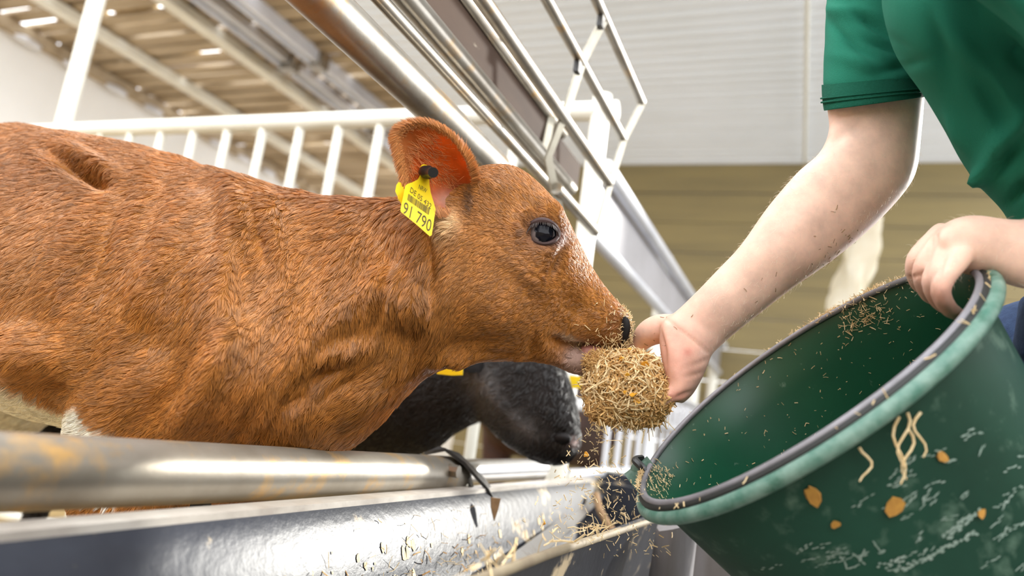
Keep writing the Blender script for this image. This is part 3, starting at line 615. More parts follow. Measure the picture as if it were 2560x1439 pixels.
tag_text('NRW', c3(362, 655), c3(430, 694), (3, -10.5))
bars = MB(); s = 0.; b0 = A(*c3(268, 752)); b1 = A(*c3(476, 896)); hh = A(3, -15.5)
for i in range(26):
    w_ = random.choice((.012, .02, .03)); q = [tagp(*(b0+(b1-b0)*x+hh*y), .0006) for x, y in ((s, 0), (s+w_, 0), (s+w_, 1), (s, 1))]; bars.add(q, [(0, 1, 2, 3)]); s += w_+random.choice((.012, .02))
    if s > .97: break
mesh('tag_barcode', bars, M['ink'], tg, smooth=False)
v_, f_ = letter_mesh('0', 1.); P = np.array([tagp(994+x*12, 500-y*22+x*6, -.0212) for x, y in v_[:, :2]]); mesh('tag_number', (P, f_), mat('faint_tag_print', (.70, .50, .02), rough=.5), t2, smooth=False)

# ------------------------------------------------------------------ the black calf behind, and two more calves in the next pen
XK = 1.40
K_ = lambda u, v, x=XK: onX(u, v, x)
bc = thing('calf', (XK, 1.2, 0), 'black calf lowering its muzzle behind the brown calf', 'calf')
mb = MB(); ML = unit(A(1, .2, 0))
loft(mb, [(A(XK, 2.3, 1.0), A(XK, 2.25, .8), ML, .08), (A(XK, 2.1, 1.08), A(XK, 2.05, .62), ML, .2), (A(XK, 1.6, 1.08), A(XK, 1.55, .58), ML, .23), (A(XK, 1.25, 1.05), A(XK, 1.2, .56), ML, .19), (A(XK, 1.02, 1.0), A(XK, 1.0, .60), ML, .13), (K_(1000, 830), K_(1050, 1135), ML, .11), (K_(1120, 835), K_(1130, 1085), ML, .10), (K_(1200, 850), K_(1190, 1055), ML, .09)], 30, 4)
loft(mb, [(K_(1170, 850), K_(1150, 1010), ML, .07), (K_(1230, 835), K_(1195, 1040), ML, .085), (K_(1320, 850), K_(1228, 1075), ML, .09), (K_(1398, 905), K_(1262, 1108), ML, .085), (K_(1432, 975), K_(1300, 1132), ML, .072), (K_(1445, 1035), K_(1330, 1148), ML, .062), (K_(1452, 1080), K_(1362, 1160), ML, .056), (K_(1450, 1118), K_(1398, 1162), ML, .045), (K_(1440, 1140), K_(1415, 1158), ML, .02)], 30, 4)
for sd in (-1, 1):
    for yy in (1.22, 2.0):
        mb.chain([A(XK+sd*.11, yy, .75), A(XK+sd*.11, yy, .4), A(XK+sd*.11, yy+.01, .1), A(XK+sd*.11, yy-.02, .035)], [.085, .04, .028, .034], 10)
V2, Q2 = remesh(mb, .009, 6); N2 = vnorm(V2, Q2)
for b in [(1180, 990, 60, 30, 60, -.01), (1330, 960, 40, 40, 0, -.008), (1300, 1060, 50, 20, 50, .008), (1405, 1080, 16, 12, 0, -.012), (1240, 1000, 60, 20, 60, .01)]: V2 = brush(V2, N2, *b)
N2 = vnorm(V2, Q2)
def black_tint(P, p, n):
    C = np.tile(A(.016, .013, .012), (len(P), 1)); C = blend(C, np.clip(spot(p, 1200, 960, 40, 90, -25)+spot(p, 1310, 1070, 45, 30, 40), 0, 1)*.7, (.20, .19, .19)); C = blend(C, spot(p, 1436, 1105, 14, 10), (.30, .19, .17))  # grey fur highlights painted into the black coat colour
    return np.clip(C, .003, .9)
b2 = mesh('body', (V2, Q2), M['coat'], bc); vcol(b2.data, 'tint', black_tint(V2, pix(V2), N2))
grow('coat_fur', V2, Q2, N2, black_tint, bc, 40000, lambda P, p: np.full(len(P), .013), M['fur'], .00055, lambda V, N, p: np.where((p[:, 1] > 850) & ((N*(V-CAM)).sum(1) < .1), 1., .05), .4, comb=lambda P, p: (unit(np.tile(R@A(-.6, -.6, 0), (len(P), 1))), .7*wob(P, 30)))
mesh('nostril', MB().ball(K_(1404, 1095, XK-.05), (.012, .02, .012), 10, 6), M['nostril'], bc)
e = MB(); eo = K_(1150, 870, XK-.13); e.ball(eo, 1., 14, 8, np.array([unit(A(-.5, .3, .1))*.06, A(0, .02, .045), unit(A(.3, .5, 0))*.012])); e3 = mesh('ear', e, M['coat'], bc); vcol(e3.data, 'tint', np.tile(A(.014, .012, .012), (len(e.get()[0]), 1)))
def ytag(poly, x, lab):
    p = [onX(u, v, x) for u, v in poly]; n = len(p)
    return tag(mesh('ear_tag', MB().add(p+[q+A(.004, .001, 0) for q in p], [tuple(range(n)), tuple(range(2*n-1, n-1, -1))]+[(i, n+i, n+(i+1) % n, (i+1) % n) for i in range(n)]), M['yellow'], bc, smooth=False), lab)
ytag([(1090, 880), (1158, 880), (1156, 937), (1128, 938), (1092, 934)], XK-.20, 'yellow ear tag peeping out below the brown calf')
ytag([(1424, 938), (1474, 944), (1472, 975), (1424, 968)], XK+.12, 'yellow ear tag on the far ear')
def far_calf(loc, rz, m, lab, sc=1.):
    t = thing('calf', loc, lab, 'calf'); t.rotation_euler[2] = rz; t.scale = (sc,)*3
    for src, nm in ((b2, 'body'), (e3, 'ear')):
        c = src.copy(); c.name = nm; c.data = src.data; COL.objects.link(c); c.parent = t; c.location = src.location
        c.material_slots[0].link = 'OBJECT'; c.material_slots[0].material = m
    return t
far_calf((3.7, 1.08, 0), math.radians(90), M['brown_coat'], 'dark brown calf in the next pen behind the upright bars', 1.0)
far_calf((3.1, 2.9, 0), math.radians(20), M['cream_coat'], 'cream calf standing far back in the next pen', .92)

# ------------------------------------------------------------------ bucket
BC = A(.9396, .0098, .8378); BN = unit(A(-.3323, .6305, .7015)); BA = unit(np.cross(BN, R@A(0, 0, 1))); BB = np.cross(BN, BA)
TNEAR = math.atan2((CAM-BC)@BB, (CAM-BC)@BA)
def squash(t): return 1-.12*np.clip(np.cos(t-TNEAR), 0, 1)**2      # the near side is pressed in by the grip
def bk_pt(t, h, dr=0.):                                  # angle t, depth h below the rim
    r = (.234-.17*h)*squash(t)+dr; return BC-BN*h+r*(math.cos(t)*BA+math.sin(t)*BB)
TH = np.linspace(0, 2*np.pi, 96, endpoint=False)
bucket = thing('bucket', BC-BN*.33, 'large round green plastic bucket tipped towards the calf', 'bucket')
def bring(h, dr): return np.array([bk_pt(t, h, dr) for t in TH])
mb = MB(); mb.rings([bring(.004, 0), bring(.012, -.002), bring(.016, -.008)]+[bring(h, -.008) for h in np.linspace(.03, .325, 12)], cap=False)
mesh('outer_wall', mb, M['green_out'], bucket)
mb = MB(); mb.rings([bring(h, -.005 if h < .01 else -.012) for h in np.linspace(.002, .32, 12)][::-1], cap=False); v, f = mb.get(); 
mb.add([bk_pt(t, .318, -.011) for t in TH], [tuple(range(96))]); mesh('inner_wall', mb, M['green'], bucket)
mesh('base', MB().rings([bring(.322, -.008), bring(.335, -.012)]), M['green_out'], bucket)
mesh('rim', MB().tube(bring(.010, .005), .0084, 14, loop=True), M['green_rim'], bucket)
mesh('rim_groove', MB().tube(bring(.002, -.001), .0045, 10, loop=True), M['groove'], bucket)
mesh('rim_ring', MB().tube(bring(-.002, -.0065), .0042, 10, loop=True), M['rim_wire'], bucket)
# lug with a black clip at the left end of the rim
tl = min(TH, key=lambda t: np.linalg.norm(pix(bk_pt(t, 0))[:2]-A(1630, 1175)))
lp = bk_pt(tl, .004, .014); mesh('handle_lug', MB().tube([lp-BA*.02, lp+BA*.02], .016, 16).ball(lp+BN*.006, .014), M['green_rim'], bucket)
mesh('handle_clip', MB().tube(spline([bk_pt(tl-.05, -.012, .004), bk_pt(tl, -.018, .006), bk_pt(tl+.07, -.010, -.003), bk_pt(tl+.12, .0, -.004)], 4), .0055, 8), M['stud'], bucket)
# print and scuffs on the outside, as thin patches following the wall
def wall_th(u, v):                                        # the spot of the outer wall behind a pixel of the photo
    best = None
    o = CAM; d = ray(u, v); S_ = np.linspace(.5, 1.1, 240); P = o+S_[:, None]*d; h = -(P-BC)@BN; q = P-BC+h[:, None]*BN
    rr = np.linalg.norm(q, axis=1); i = np.argmax(rr < (.234-.17*h)*squash(np.arctan2(q@BB, q@BA))-.008); return math.atan2(q[i]@BB, q[i]@BA), h[i]
def patch(mb, t, h, a, b, rot):
    n = 7; pts = []
    for i in range(n):
        an = i*2*np.pi/n; r = rng.uniform(.6, 1.1); x, y = a*r*math.cos(an), b*r*math.sin(an); x, y = x*math.cos(rot)-y*math.sin(rot), x*math.sin(rot)+y*math.cos(rot); pts.append(bk_pt(t+x/.22, h+y, -.0074))
    mb.add(pts, [tuple(range(n))])
mb = MB()
def stroke(p, q, n, a, b, jit):
    (t0, h0), (t1, h1) = wall_th(*p), wall_th(*q); rot = math.atan2(h1-h0, (t1-t0)*.22)
    for i in range(n):
        s = (i+.5)/n; patch(mb, t0+(t1-t0)*s+rng.normal()*jit/.22, h0+(h1-h0)*s+rng.normal()*jit, a, b, rot)
stroke((2360, 1340), (2440, 1275), 40, .003, .0016, .002); stroke((2240, 1425), (2440, 1325), 60, .003, .0016, .002); stroke((2200, 1415), (2260, 1390), 16, .003, .0015, .002)
for p, q in (((2112, 1402), (2118, 1420)), ((2118, 1420), (2147, 1406)), ((2135, 1380), (2148, 1392)), ((2160, 1370), (2150, 1400)), ((2182, 1350), (2204, 1377)), ((2198, 1380), (2212, 1372)), ((2157, 1402), (2160, 1404)), ((2102, 1390), (2106, 1392))): stroke(p, q, 9, .0022, .0012, .0004)
for i in range(70):
    u = rng.uniform(1850, 2540); v = rng.uniform(1060, 1430)
    if v > 1330-(u-1850)*.75+110: t_, h_ = wall_th(u, v); stroke((u, v), (u+rng.uniform(15, 60), v-rng.uniform(8, 35)), 6, .0035, .0008, .0012)
mesh('scuff_print', mb, M['scuff'], bucket, smooth=False, kind='stuff')

# ------------------------------------------------------------------ the person
person = thing('person', (1.10, -.40, 0), 'person in a green polo shirt and jeans reaching out a handful of feed', 'person')
RV = lambda u, v: unit(ray(u, v))
def sec(p, q, d, w, k=0., d2=None):
    m = ((p[0]+q[0])/2, (p[1]+q[1])/2); return (atd(*p, d), atd(*q, d if d2 is None else d2), RV(*m), w, k)
ARM = [sec((2120, -230), (2420, -170), 1.06, .075), sec((2085, -60), (2350, 0), 1.05, .068), sec((2072, 140), (2318, 150), 1.03, .060), sec((2068, 265), (2312, 240), 1.01, .056), sec((2072, 325), (2304, 330), 1.0, .053), sec((2048, 382), (2292, 425), .99, .052), sec((1992, 432), (2258, 485), .985, .053), sec((1917, 520), (2182, 566), .98, .053), sec((1852, 612), (2085, 648), .975, .049), sec((1792, 676), (1985, 718), .975, .043), sec((1738, 732), (1885, 795), .972, .037), sec((1694, 774), (1815, 852), .97, .031), sec((1668, 795), (1785, 878), .967, .029)]
TORSO = [sec((2560, 800), (2960, 850), .93, .17), sec((2540, 660), (2950, 640), .93, .165), sec((2520, 540), (2930, 470), .93, .165), sec((2440, 440), (2890, 300), .93, .17), sec((2375, 330), (2850, 150), .93, .18), sec((2325, 245), (2800, -20), .92, .19), sec((2250, 130), (2740, -150), .91, .20), sec((2215, -20), (2670, -270), .91, .20), sec((2240, -190), (2600, -400), .91, .17), sec((2300, -330), (2510, -450), .91, .09)]
mb = MB(); loft(mb, ARM, 30, 5)
loft(mb, [(a+(b-a)*.10, b+(a-b)*.10, l, w*.80, k) for a, b, l, w, k in TORSO], 36, 4)
# right hand: palm, thumb, four fingers under the feed
PALM = [sec((1690, 778), (1812, 856), .968, .030), sec((1655, 806), (1782, 884), .962, .032), sec((1648, 850), (1768, 918), .955, .036), sec((1655, 905), (1752, 952), .95, .040), sec((1664, 950), (1732, 985), .948, .042), sec((1668, 985), (1706, 1010), .948, .040)]
loft(mb, PALM, 26, 5)
mb.chain([atd(1690, 825, .975), atd(1650, 822, .99), atd(1618, 836, 1.0), atd(1592, 868, 1.012), atd(1570, 905, 1.02)], [.022, .021, .0185, .012, .009], 14)
for i, (ln, r) in enumerate(((.80, .0088), (.95, .0098), (1.0, .0102), (.92, .0098))):
    d = .918+i*.0205; k = A(1680, 984)
    pts = [k, k+A(-52, 26)*ln, k+A(-122, 40)*ln, k+A(-175, 22)*ln]
    mb.chain([atd(*p, d+.004*j) for j, p in enumerate(pts)], [r*1.2, r*1.08, r, r*.82], 12)
# left arm and hand on the bucket rim
LARM = [sec((2620, -240), (2380, -120), .72, .075), sec((2890, 60), (2640, 130), .70, .062), sec((2960, 330), (2760, 400), .71, .058), sec((2930, 560), (2770, 500), .725, .052), sec((2800, 540), (2800, 745), .745, .048), sec((2680, 535), (2680, 735), .765, .042), sec((2560, 548), (2560, 722), .785, .034), sec((2500, 545), (2500, 705), .795, .033)]
mb2 = mb
loft(mb, [(a, b, l, w, k) for a, b, l, w, k in LARM], 26, 5)
loft(mb, [sec((2520, 550), (2520, 706), .792, .032), sec((2470, 540), (2480, 690), .800, .036), sec((2420, 538), (2440, 690), .808, .040), sec((2372, 552), (2395, 680), .815, .041), sec((2345, 575), (2370, 660), .82, .038)], 26, 5)
for pts in ([(2405, 640, .776), (2352, 715, .768), (2370, 768, .780), (2400, 788, .795)], [(2385, 605, .798), (2330, 692, .790), (2346, 752, .806), (2380, 775, .82)], [(2365, 585, .822), (2306, 668, .815), (2318, 732, .832), (2350, 752, .845)], [(2352, 580, .846), (2288, 648, .840), (2294, 706, .858), (2325, 730, .87)]):
    mb.chain([atd(*p) for p in pts], [.0120, .0108, .0098, .0082], 12)
mb.ball(atd(2850, 520, .728), .052, 18, 12); mb.ball(atd(2800, 440, .715), .052, 18, 12)
mb.chain([atd(2470, 640, .83), atd(2480, 690, .86), atd(2460, 730, .88)], [.017, .014, .010], 12)
# neck and head, outside the picture, looking down at the calf
hc = atd(2235, -560, .91); fwd = unit(A(-.05, .82, -.57)); upv = unit(A(.0, .57, .82)); sdv = np.cross(fwd, upv)
mb.chain([atd(2420, -330, .91), atd(2330, -470, .91), hc], [.065, .058, .06], 16)
mb.ball(hc+upv*.02-fwd*.01, (1), 24, 16, np.array([fwd*.098, sdv*.078, upv*.115])); mb.ball(hc-upv*.05+fwd*.045, 1, 18, 12, np.array([fwd*.055, sdv*.052, upv*.06]))
mb.chain([hc+fwd*.09+upv*.02, hc+fwd*.108-upv*.012, hc+fwd*.098-upv*.025], [.009, .011, .010], 10)
for s in (-1, 1): mb.ball(hc+sdv*s*.078-upv*.005-fwd*.01, 1, 12, 8, np.array([fwd*.018, sdv*.008, upv*.030]))
V3, Q3 = remesh(mb, .0034, 5); N3 = vnorm(V3, Q3)
for b in [(1655, 865, 40, 7, 80, -.007), (1700, 825, 60, 4, 40, -.0025), (1735, 850, 40, 4, 40, -.002), (1750, 905, 30, 4, -20, -.0018), (1740, 935, 30, 4, -15, -.0018), (1712, 985, 24, 5, -20, -.003), (1620, 835, 26, 22, 0, .003), (1725, 890, 30, 40, 0, .003), (2322, 640, 6, 60, 15, -.003), (2348, 690, 7, 50, 12, -.003), (2290, 690, 20, 3, -10, -.003), (2350, 600, 30, 30, 0, .004), (2140, 320, 40, 22, 20, -.004), (2095, 345, 30, 14, -30, -.004), (2000, 560, 120, 50, -40, .003)]:
    V3 = brush(V3, N3, *b)
N3 = vnorm(V3, Q3); p3 = pix(V3)
SK = np.tile(A(.80, .54, .43), (len(V3), 1))*(1+.05*wob(V3, 60)[:, None])
SK = blend(SK, np.clip(spot(p3, 1690, 900, 90, 130)*.9, 0, 1), (.62, .30, .22)); SK = blend(SK, np.clip(spot(p3, 1720, 880, 12, 10)*.6+spot(p3, 1690, 990, 40, 14)*.5, 0, 1), (.50, .14, .10)); SK = blend(SK, np.clip(spot(p3, 2350, 750, 60, 60)*.6, 0, 1), (.60, .26, .19)); SK = blend(SK, spot(p3, 2290, 680, 20, 40)*.4, (.70, .36, .28))
sk = mesh('body', (V3, Q3), M['skin'], person); vcol(sk.data, 'tint', np.clip(SK, 0, .9))
# fine hair on the forearms
w3 = (np.where((p3[:, 0] > 1760) & (p3[:, 0] < 2300) & (p3[:, 1] > 380) & (p3[:, 1] < 860) & (p3[:, 2] < 1.2), 1., 0.)+np.where((p3[:, 0] > 2340) & (p3[:, 1] > 500) & (p3[:, 1] < 720) & (p3[:, 2] < .84), 1., 0))
T_, W_, P_ = sample(V3, Q3, 1500, w3); n_ = unit(lerp_attr(T_, W_, N3)); dd = unit(R@A(-.7, -.5, .2)+.6*rng.normal(size=(len(P_), 3)))
hair('arm_hair', P_, n_, dd, rng.uniform(.004, .010, len(P_)), np.tile(A(.8, .7, .55), (len(P_), 1)), M['fur'], person, .00010, .9)
# face
for s in (-1, 1): mesh('eye', MB().ball(hc+fwd*.088+sdv*s*.032+upv*.03, .011, 12, 8), M['stud'], person)
mesh('mouth', MB().ball(hc+fwd*.098-upv*.062, 1, 12, 6, np.array([fwd*.006, sdv*.024, upv*.006])), M['lid'], person)
mb = MB(); mb.ball(hc+upv*.045-fwd*.03, 1, 24, 14, np.array([fwd*.098, sdv*.088, upv*.105])); mesh('hair', mb, M['dark_hair'], person)
# polo shirt
mb = MB(); loft(mb, TORSO[1:9], 40, 5)
SLV = [sec((2100, -260), (2440, -180), 1.06, .090), sec((2066, -40), (2360, 0), 1.05, .085), sec((2060, 120), (2330, 130), 1.03, .078), sec((2056, 215), (2322, 190), 1.018, .074), sec((2057, 232), (2321, 208), 1.014, .073)]
loft(mb, SLV, 34, 6)
loft(mb, [(a+(a-b)*.18, b+(b-a)*.18, l, w*1.28, k) for a, b, l, w, k in LARM[:3]], 30, 5)
mb.ball(atd(2550, -250, .735), .092, 20, 14); mb.ball(atd(2680, -60, .72), .078, 20, 14); mb.ball(atd(2275, -225, 1.05), .098, 20, 14)
V4, Q4 = remesh(mb, .0052, 14); N4 = vnorm(V4, Q4)
for i, b in enumerate([(2180, 60, 90, 14, 35, -.007), (2130, 110, 70, 10, 45, -.006), (2210, 120, 60, 12, 20, -.005), (2120, 30, 60, 16, 10, .006), (2240, 170, 60, 14, -15, -.005), (2150, 160, 60, 16, 20, .005), (2460, 440, 70, 20, -50, .014), (2500, 410, 70, 16, -45, -.016), (2400, 330, 60, 20, 60, .006), (2480, 250, 90, 24, 65, -.008), (2520, 330, 80, 22, -50, .010), (2440, 160, 120, 24, 50, .006), (2520, 90, 100, 24, 60, -.008), (2350, 120, 90, 20, 75, -.006), (2545, 480, 40, 14, -50, -.012)]): V4 = brush(V4, N4, *b[:5], b[5]*1.5)
N4 = vnorm(V4, Q4); V4 = V4+N4*(wob(V4*A(1, 1, .5), 20, 4)*.006+wob(V4, 45, 8)*.0015)[:, None]
sh = mesh('polo_shirt', (V4, Q4), M['polo'], person, label='green short-sleeved polo shirt')
CUF = [sec((2054, 212), (2324, 188), 1.019, .0765), sec((2055, 240), (2323, 212), 1.014, .0755), sec((2059, 272), (2321, 238), 1.008, .0745), sec((2062, 276), (2318, 241), 1.007, .070), sec((2072, 268), (2308, 236), 1.009, .066)]
mb = MB(); loft(mb, CUF, 40, 4); mesh('sleeve_cuff', mb, M['cuff'], sh)
for a, b, dd in (((2053, 246), (2325, 219), 1.013), ((2054, 256), (2325, 227), 1.011)):
    q = sec(a, b, dd, .0759); th = np.arange(48)*2*np.pi/48
    mesh('cuff_seam', MB().tube([(q[0]+q[1])/2+(q[0]-q[1])/2*math.cos(t)+q[2]*q[3]*np.sign(math.sin(t))*abs(math.sin(t))**.85 for t in th], .0014, 6, loop=True), M['cuff'], sh)
# jeans and boots
mb = MB(); loft(mb, [(a+(a-b)*.01, b, l, w*1.02, k) for a, b, l, w, k in [sec((2552, 735), (2950, 720), .93, .165), sec((2548, 800), (2960, 850), .93, .172), sec((2530, 900), (2960, 960), .93, .17)]], 34, 4)
hp = atd(2740, 900, .93)
for s in (-1, 1):
    lat = unit(A(.9, .38, 0))*s*.095; top = A(*hp)+lat
    mb.chain([top, A(top[0]+.02, top[1]-.14, .50), A(top[0]+.03+lat[0]*.3, top[1]-.20, .10)], [.098, .070, .060], 20)
V5, Q5 = remesh(mb, .008, 5); mesh('jeans', (V5, Q5), M['denim'], person, label='blue denim jeans')
for s in (-1, 1):
    lat = unit(A(.9, .38, 0))*s*.095; top = A(*hp)+lat; f0 = A(top[0]+.03+lat[0]*.3, top[1]-.20, .055)
    mb = MB(); mb.chain([f0+A(0, 0, .12), f0+A(0, 0, .01)], [.064, .058], 14); mb.chain([f0+A(0, -.03, 0), f0+A(0, .08, -.005), f0+A(0, .17, -.012)], [.052, .050, .040], 14)
    mesh('boot', mb, M['rubber'], person)

# ------------------------------------------------------------------ feed: the handful, corn flakes, falling bits, scattered straw
hcen = atd(1567, 968, .955); ax = np.array([R@A(1, 0, 0), R@A(0, 1, 0), R@A(0, 0, 1)])
feed = thing('feed_handful', hcen-A(0, 0, .05), 'mound of chopped straw feed with corn flakes heaped on the open hand', 'feed')
mb = MB(); mb.ball(hcen, (.048, .041, .044), 20, 12, ax); v, f = mb.get(); mb.v = [v+unit(v-hcen)*(wob(v, 120)*.006)[:, None]]
mb.ball(atd(1500, 905, .955), (.016, .012, .014), 12, 8, ax)
def heap(n, c, rad, jit):
    q = unit(rng.normal(size=(n, 3))); s = rng.uniform(.90, 1.10, (n, 1)); return A(*c)+(q*A(*rad)*s)@ax, q@ax
P, O = heap(3400, hcen, (.053, .045, .047), 0); D = unit(np.cross(O, rng.normal(size=P.shape))+O*rng.normal(size=(len(P), 1))*.30)
bits(mb, P, D, rng.uniform(.007, .025, len(P)), rng.uniform(.0008, .0024, len(P)))
P, O = heap(500, atd(1500, 905, .955), (.020, .015, .016), 0); bits(mb, P, rng.normal(size=P.shape), rng.uniform(.006, .018, len(P)), rng.uniform(.0005, .0013, len(P)))
for c_, r_, n_ in ((atd(1622, 990, .93), (.032, .026, .022), 900), (atd(1520, 1010, .94), (.028, .024, .025), 700), (atd(1600, 1040, .945), (.030, .012, .022), 500)):
    mb.ball(c_, tuple(q*.86 for q in r_), 14, 9, ax); P, O = heap(n_, c_, r_, 0); D = unit(np.cross(O, rng.normal(size=P.shape))+O*rng.normal(size=(len(P), 1))*.35); bits(mb, P, D, rng.uniform(.007, .023, len(P)), rng.uniform(.0008, .0022, len(P)))
mesh('straw', mb, M['straw'], feed, smooth=False, kind='stuff')
mb = MB(); P, O = heap(1500, hcen, (.056, .048, .050), 0); D = unit(np.cross(O, rng.normal(size=P.shape))+O*rng.normal(size=(len(P), 1))*.45); bits(mb, P, D, rng.uniform(.008, .027, len(P)), rng.uniform(.0008, .0022, len(P)))
n = 160; P = hcen+np.stack([rng.uniform(-.045, .05, n), np.full(n, -.044)+rng.normal(size=n)*.008, rng.uniform(-.03, .04, n)], 1)@ax; bits(mb, P, R@A(.2, -1, 0)+.6*rng.normal(size=(n, 3)), rng.uniform(.008, .024, n), rng.uniform(.0006, .0014, n))
mesh('straw', mb, M['straw_pale'], feed, smooth=False, kind='stuff')
def flake(c, r, nrm, par, nm='corn_flake', **k):
    nrm = unit(nrm); a = unit(np.cross(nrm, rng.normal(size=3))); b = np.cross(nrm, a); pts = []
    for z in (-1, 1):
        for i in range(8):
            t = i*2*np.pi/8; rr = r*rng.uniform(.75, 1.1); pts.append(c+a*rr*math.cos(t)+b*rr*.75*math.sin(t)+nrm*(.0006*z+.0015*math.cos(2*t)))
    return mesh(nm, MB().add(pts, [tuple(range(7, -1, -1)), tuple(range(8, 16))]+[(i, (i+1) % 8, 8+(i+1) % 8, 8+i) for i in range(8)]), M['corn'], par, **k)
for u, v, r in ((1576, 877, 7.5), (1612, 910, 9), (1641, 918, 8), (1555, 897, 6), (1584, 985, 9), (1592, 1000, 8), (1654, 968, 8), (1568, 936, 5), (1655, 985, 6), (1515, 1017, 5), (1517, 1050, 9), (1563, 980, 5), (1530, 1045, 6)):
    q = (A(u, v)-A(1567, 968))/A(95, 85); dz = math.sqrt(max(0, 1-min(q@q, 1)))*.050
    flake(atd(u, v, .955-dz-.007), r/1800*1.2, -RV(u, v)+.5*rng.normal(size=3), feed)
# on the muzzle
def scatter(nm, pts, m, lab, wd=(.0005, .0012), ln=(.004, .012), dirf=None, par=None, cat='feed'):
    P = np.array(pts); D = rng.normal(size=P.shape) if dirf is None else dirf(P); mb = MB(); bits(mb, P, D, rng.uniform(*ln, len(P)), rng.uniform(*wd, len(P)))
    return mesh(nm, mb, M[m], par, smooth=False, label=lab, cat=None if par else cat, kind='stuff')
w = (spot(pc, 1572, 790, 16, 50, 12)*1.4+spot(pc, 1545, 850, 40, 22)+.25*spot(pc, 1470, 860, 60, 12)+.12*spot(pc, 1500, 800, 50, 60))*(pc[:, 2] < 1.02); w[w < .02] = 0
T_, W_, P_ = sample(V, Q, 420, w); n_ = unit(lerp_attr(T_, W_, N)); scatter('muzzle_crumbs', P_+n_*.0015, 'straw_pale', 'chopped straw crumbs stuck to the brown calf muzzle', dirf=lambda P: n_*.35+rng.normal(size=P.shape))
# on the arm
w = spot(p3, 2080, 625, 45, 34, -40)*(p3[:, 2] < 1)+.05*spot(p3, 1950, 700, 200, 80, -40)*(p3[:, 2] < 1)+.10*spot(p3, 1660, 830, 60, 40)*(p3[:, 2] < 1); w[w < .01] = 0
T_, W_, P_ = sample(V3, Q3, 80, w); n_ = unit(lerp_attr(T_, W_, N3)); scatter('arm_crumbs', P_+n_*.0006, 'husk', 'tiny straw crumbs sticking to the bare forearm', wd=(.0004, .0009), ln=(.002, .007), dirf=lambda P: np.cross(n_, rng.normal(size=P.shape)))
# falling stream below the hand
pts = []; 
for i in range(240):
    t = rng.uniform()**1.3; pts.append(atd(1490-10*t+rng.normal()*(22+75*t), 1055+320*t+rng.normal()*10, .95+rng.normal()*(.02+.06*t)))
for i in range(160): pts.append(atd(rng.uniform(1380, 1680), rng.uniform(1150, 1390), rng.uniform(.85, 1.1)))
scatter('falling_feed', pts, 'straw_pale', 'chopped straw falling from the hand into the trough', wd=(.0005, .0013), ln=(.002, .011))
for u, v, d, lab in ((1360, 1305, .97, 'orange corn flake falling in front of the steel brace in the trough'), (1465, 1135, .97, 'orange corn flake falling close below the mound of feed')): flake(atd(u, v, d), .005, rng.normal(size=3), None, 'corn_flake', label=lab, cat='corn flake', group='falling corn flakes')
# straw in the trough
pts = []
for i in range(900):
    x = rng.uniform(.2, 2.0); s = rng.uniform()
    if s < .75: y = .41+rng.normal()*.035; z = .385+rng.uniform()*.02
    else: y = .455+rng.uniform()*.055; z = np.interp(y, [.46, .502, .524], [.43, .52, .59])+.004; y -= .002
    pts.append((x, y, z))
scatter('trough_straw', pts, 'straw', 'chopped straw and husks lying in the dark trough', wd=(.0008, .002), ln=(.006, .022))
pts = []
for i in range(260):
    c_ = rng.normal(); y = .485+rng.normal()*.02; z = np.interp(y, [.41, .46, .502, .524], [.38, .43, .52, .59]); pts.append((1.02+rng.normal()*.16, y-.003, z+.002))
scatter('wall_straw', pts, 'straw_pale', 'straw stuck to the inner wall of the dark trough', ln=(.006, .022))
pts = [(x, .249+rng.normal()*.006, .622+abs(rng.normal())*.004) for x in rng.uniform(.45, 1.5, 60)]; scatter('rim_straw', pts, 'straw_pale', 'straw lying along the near rim of the trough', ln=(.008, .03), wd=(.001, .0025))
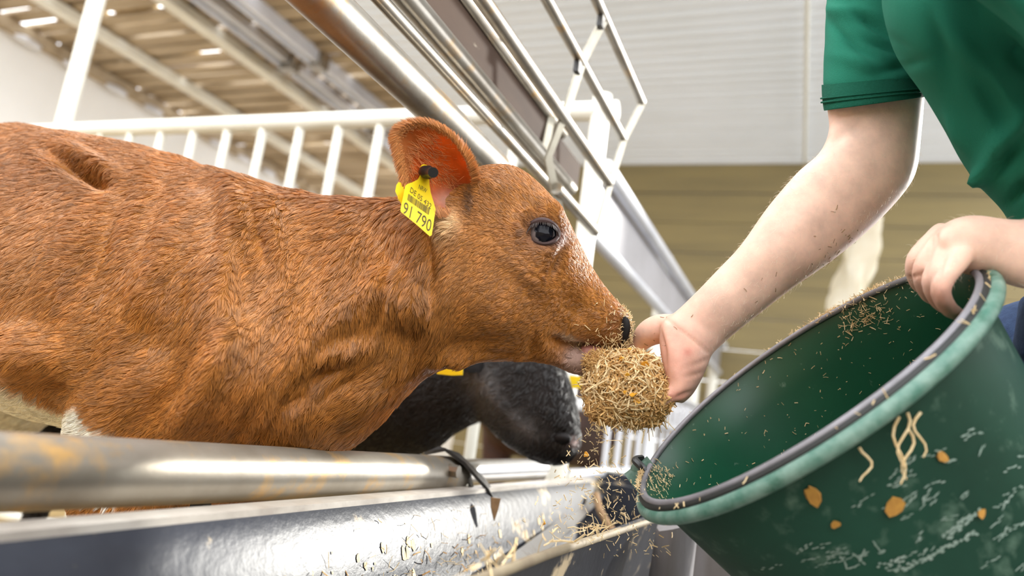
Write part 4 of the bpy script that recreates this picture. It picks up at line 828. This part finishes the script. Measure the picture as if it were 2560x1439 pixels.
# specks inside the bucket, clumps on its rim
P = []; 
for i in range(900):
    t = rng.uniform(0, 2*np.pi); h = rng.uniform(.005, .3)**1.0; P.append(bk_pt(t, h, -.0132))
for i in range(160): P.append(bk_pt(tl+abs(rng.normal())*.22-.05, rng.uniform(-.004, .03), -.0135))
P = np.array(P); scatter('bucket_crumbs', P, 'straw_pale', None, wd=(.0004, .0011), ln=(.001, .007), par=bucket, dirf=lambda P: np.cross((P-BC)@(np.eye(3)-np.outer(BN, BN)), rng.normal(size=P.shape)))
tr_ = math.atan2(*((lambda q: (q@BB, q@BA))(atd(2200, 740, 1.05)-BC)))
P = np.array([bk_pt(tr_+rng.normal()*.25, -.006+abs(rng.normal())*.004, rng.normal()*.006) for _ in range(420)]+[bk_pt(tr_+rng.normal()*.10, .02+rng.normal()*.012, -.0135) for _ in range(140)]+[bk_pt(rng.uniform(0, 6.28), -.004, .004) for _ in range(60)]+[bk_pt(tl+.1+abs(rng.normal())*.12, -.008, -.004) for _ in range(140)])
scatter('rim_crumbs', P, 'straw_pale', None, wd=(.0005, .0012), ln=(.003, .012), par=bucket)
mb = MB()
for (u, v), ln in (((2250, 1030), .05), ((2262, 1070), .045), ((2240, 1040), .06), ((2160, 1115), .03), ((2290, 1030), .04)):
    t_, h_ = wall_th(u, v); p = bk_pt(t_, h_, -.004); q = [p+A(0, 0, -ln*s)+R@A(.006*math.sin(6*s+u), 0, .004*s) for s in np.linspace(0, 1, 8)]; mb.tube(q, [.0013*(1.1-.6*s) for s in np.linspace(0, 1, 8)], 6)
mesh('straw_strands', mb, M['straw_pale'], bucket, kind='stuff')
for u, v, r in ((2033, 1236, .011), (2235, 1265, .011), (2090, 1305, .005), (2450, 1282, .005), (2350, 1140, .007)):
    t_, h_ = wall_th(u, v); flake(bk_pt(t_, h_, -.006), r, bk_pt(t_, h_, 1)-bk_pt(t_, h_, 0), bucket).data.materials[0] = M['corn_dull']
# pale sheet of plastic film hanging by the far wall
rs = []
for i in range(12):
    c = onX(2100, 830, 4.5)*(1-i/11)+onX(2170, 540, 4.5)*(i/11); a = np.arange(14)*2*np.pi/14; rad = .085+.03*np.sin(a*3+i*.9); rs.append(c+np.stack([np.cos(a)*rad*.5, np.sin(a)*rad, np.zeros(14)], 1))
mesh('plastic_sack', MB().rings(rs), M['plastic_film'], label='pale crumpled plastic sack hanging before the far plank wall', cat='sack')
mesh('sack_cord', MB().tube([onX(2170, 545, 4.5), onX(2170, 545, 4.5)*A(1, 1, 0)+A(0, 0, 2.99)], .004, 6), M['straw'], label='thin cord from ceiling to the pale hanging sack', cat='cord')
